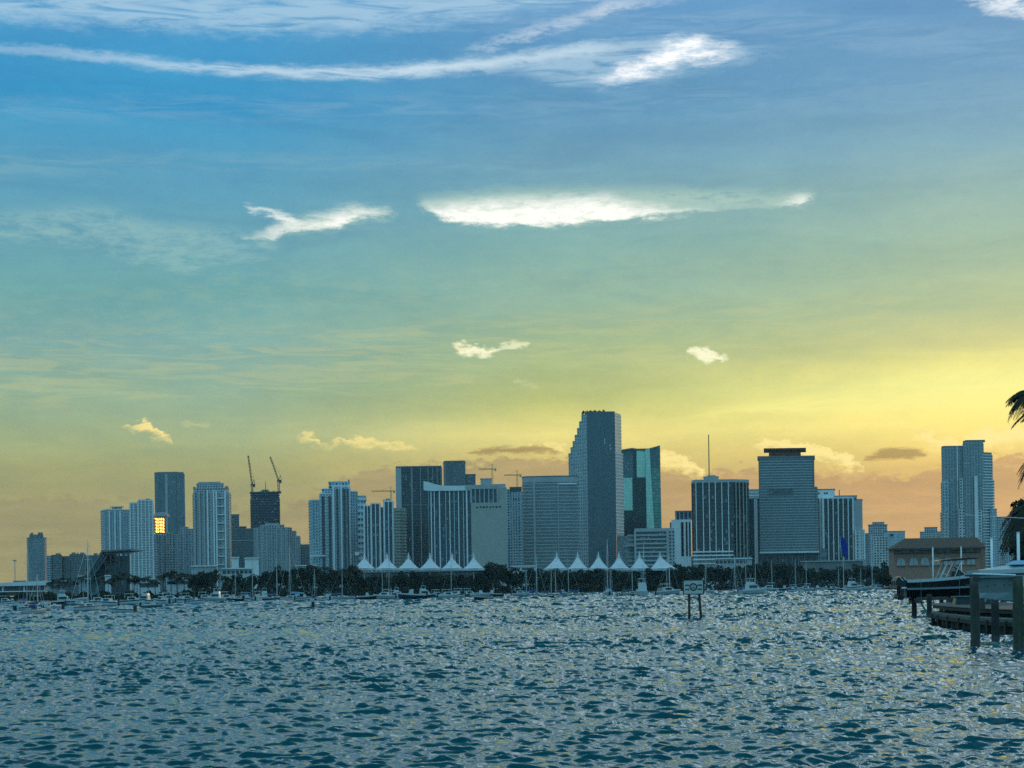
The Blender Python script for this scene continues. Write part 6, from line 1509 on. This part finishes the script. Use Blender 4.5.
# near palms and bush on the bank
def near_palm(px, py, Y, L, label, N=26, el=(-.1, 1.0), droop=(.5, 1.0), dry=0, seed=1, lean=1.0, ground=1.5):
    CUR[0] = px
    qq = random.Random(seed); cx, cz = wx(px, Y), wz(py, Y)
    r = thing('near_palm_tree', label, 'palm', (cx + lean, Y, ground), None)
    t = MB(); n = 9; pts = [(cx + lean * (1 - s_) ** 1.6, Y, ground - .3 + (cz - ground + .3) * s_) for s_ in [k_ / n for k_ in range(n + 1)]]
    t.tube(pts, [.24 - .09 * k_ / n for k_ in range(n)] + [.2], 10); t.obj('trunk', BARK, r, True)
    b = MB(); fronds(b, qq, N, L, 34, .2, el, droop, .022); b.v = [(v[0] + cx, v[1] + Y, v[2] + cz) for v in b.v]; b.obj('crown', PALM, r)
    if dry:
        b = MB(); fronds(b, qq, dry, L * .85, 26, .16, (-.9, -.2), (.3, .6), .03); b.v = [(v[0] + cx, v[1] + Y, v[2] + cz) for v in b.v]; b.obj('dead_frond', PALM_DRY, r)
    return r
near_palm(1045, 398, 146, 3.5, 'tall palm whose frond tips hang in at the upper edge of the sky', 84, (-.35, 1.0), (.25, .85), 10, 5, 1.5)
near_palm(1052, 458, 150, 3.4, 'slim palm half hidden at the edge between sky and dark trees', 40, (-.4, .8), (.5, 1.0), 6, 23, .8)
near_palm(1045, 512, 144, 4.5, 'bushy low palm with dark drooping fronds behind the white boat', 84, (-.5, .95), (.5, 1.2), 0, 8, .6)
near_palm(1038, 560, 146, 3.6, 'short shaggy palm at the foot of the bushy palm', 70, (-.3, 1.0), (.5, 1.0), 0, 13, .3)
k0 = CROWNS[1]
def near_tree(px, top, Y, w, kk, label, ground=1.5, m=None):
    CUR[0] = px; h = wz(top, Y) - ground; o = thing('shore_tree', label, 'tree', (wx(px, Y), Y, ground))
    part('trunk', TRUNKS[kk % 3], o, scale=(h, h, h)); cm_ = crown_mesh(40 + kk, LEAF if kk % 2 else LEAF2, 5200, .36, 13)
    part('crown', cm_, o, (0, 0, h * .56), (0, 0, kk), (w / 2 / F * Y, w / 2 / F * Y, h * .46))
near_tree(1050, 494, 153, 84, 1, 'dense dark tree behind the bushy low palm'); near_tree(1036, 535, 151, 62, 2, 'low dark tree behind the thick white guide pole')
for kk, (px, top, w_, lab) in enumerate(((883, 574, 17, 'dark shrub-like tree left of the tan house wall'), (891, 577, 16, 'dark low tree against the tan house corner'), (899, 579, 15, 'dark low tree under the first arched window'))):
    near_tree(px, top, 889, w_, kk + 3, lab)

# ================================================================== thin evening haze over the bay
hz = MB().box(-1930, 1930, -530, 3030, -4.5, 262)
hm = bpy.data.materials.new('evening_haze'); hm.use_nodes = True
ht = hm.node_tree; ht.nodes.clear()
hv = ht.nodes.new('ShaderNodeVolumePrincipled'); ho = ht.nodes.new('ShaderNodeOutputMaterial')
hv.inputs['Color'].default_value = (.62, .82, .92, 1); hv.inputs['Density'].default_value = 3.0e-5; hv.inputs['Anisotropy'].default_value = 0.0
ht.links.new(hv.outputs[0], ho.inputs['Volume'])
stuff(hz.obj('haze', hm))
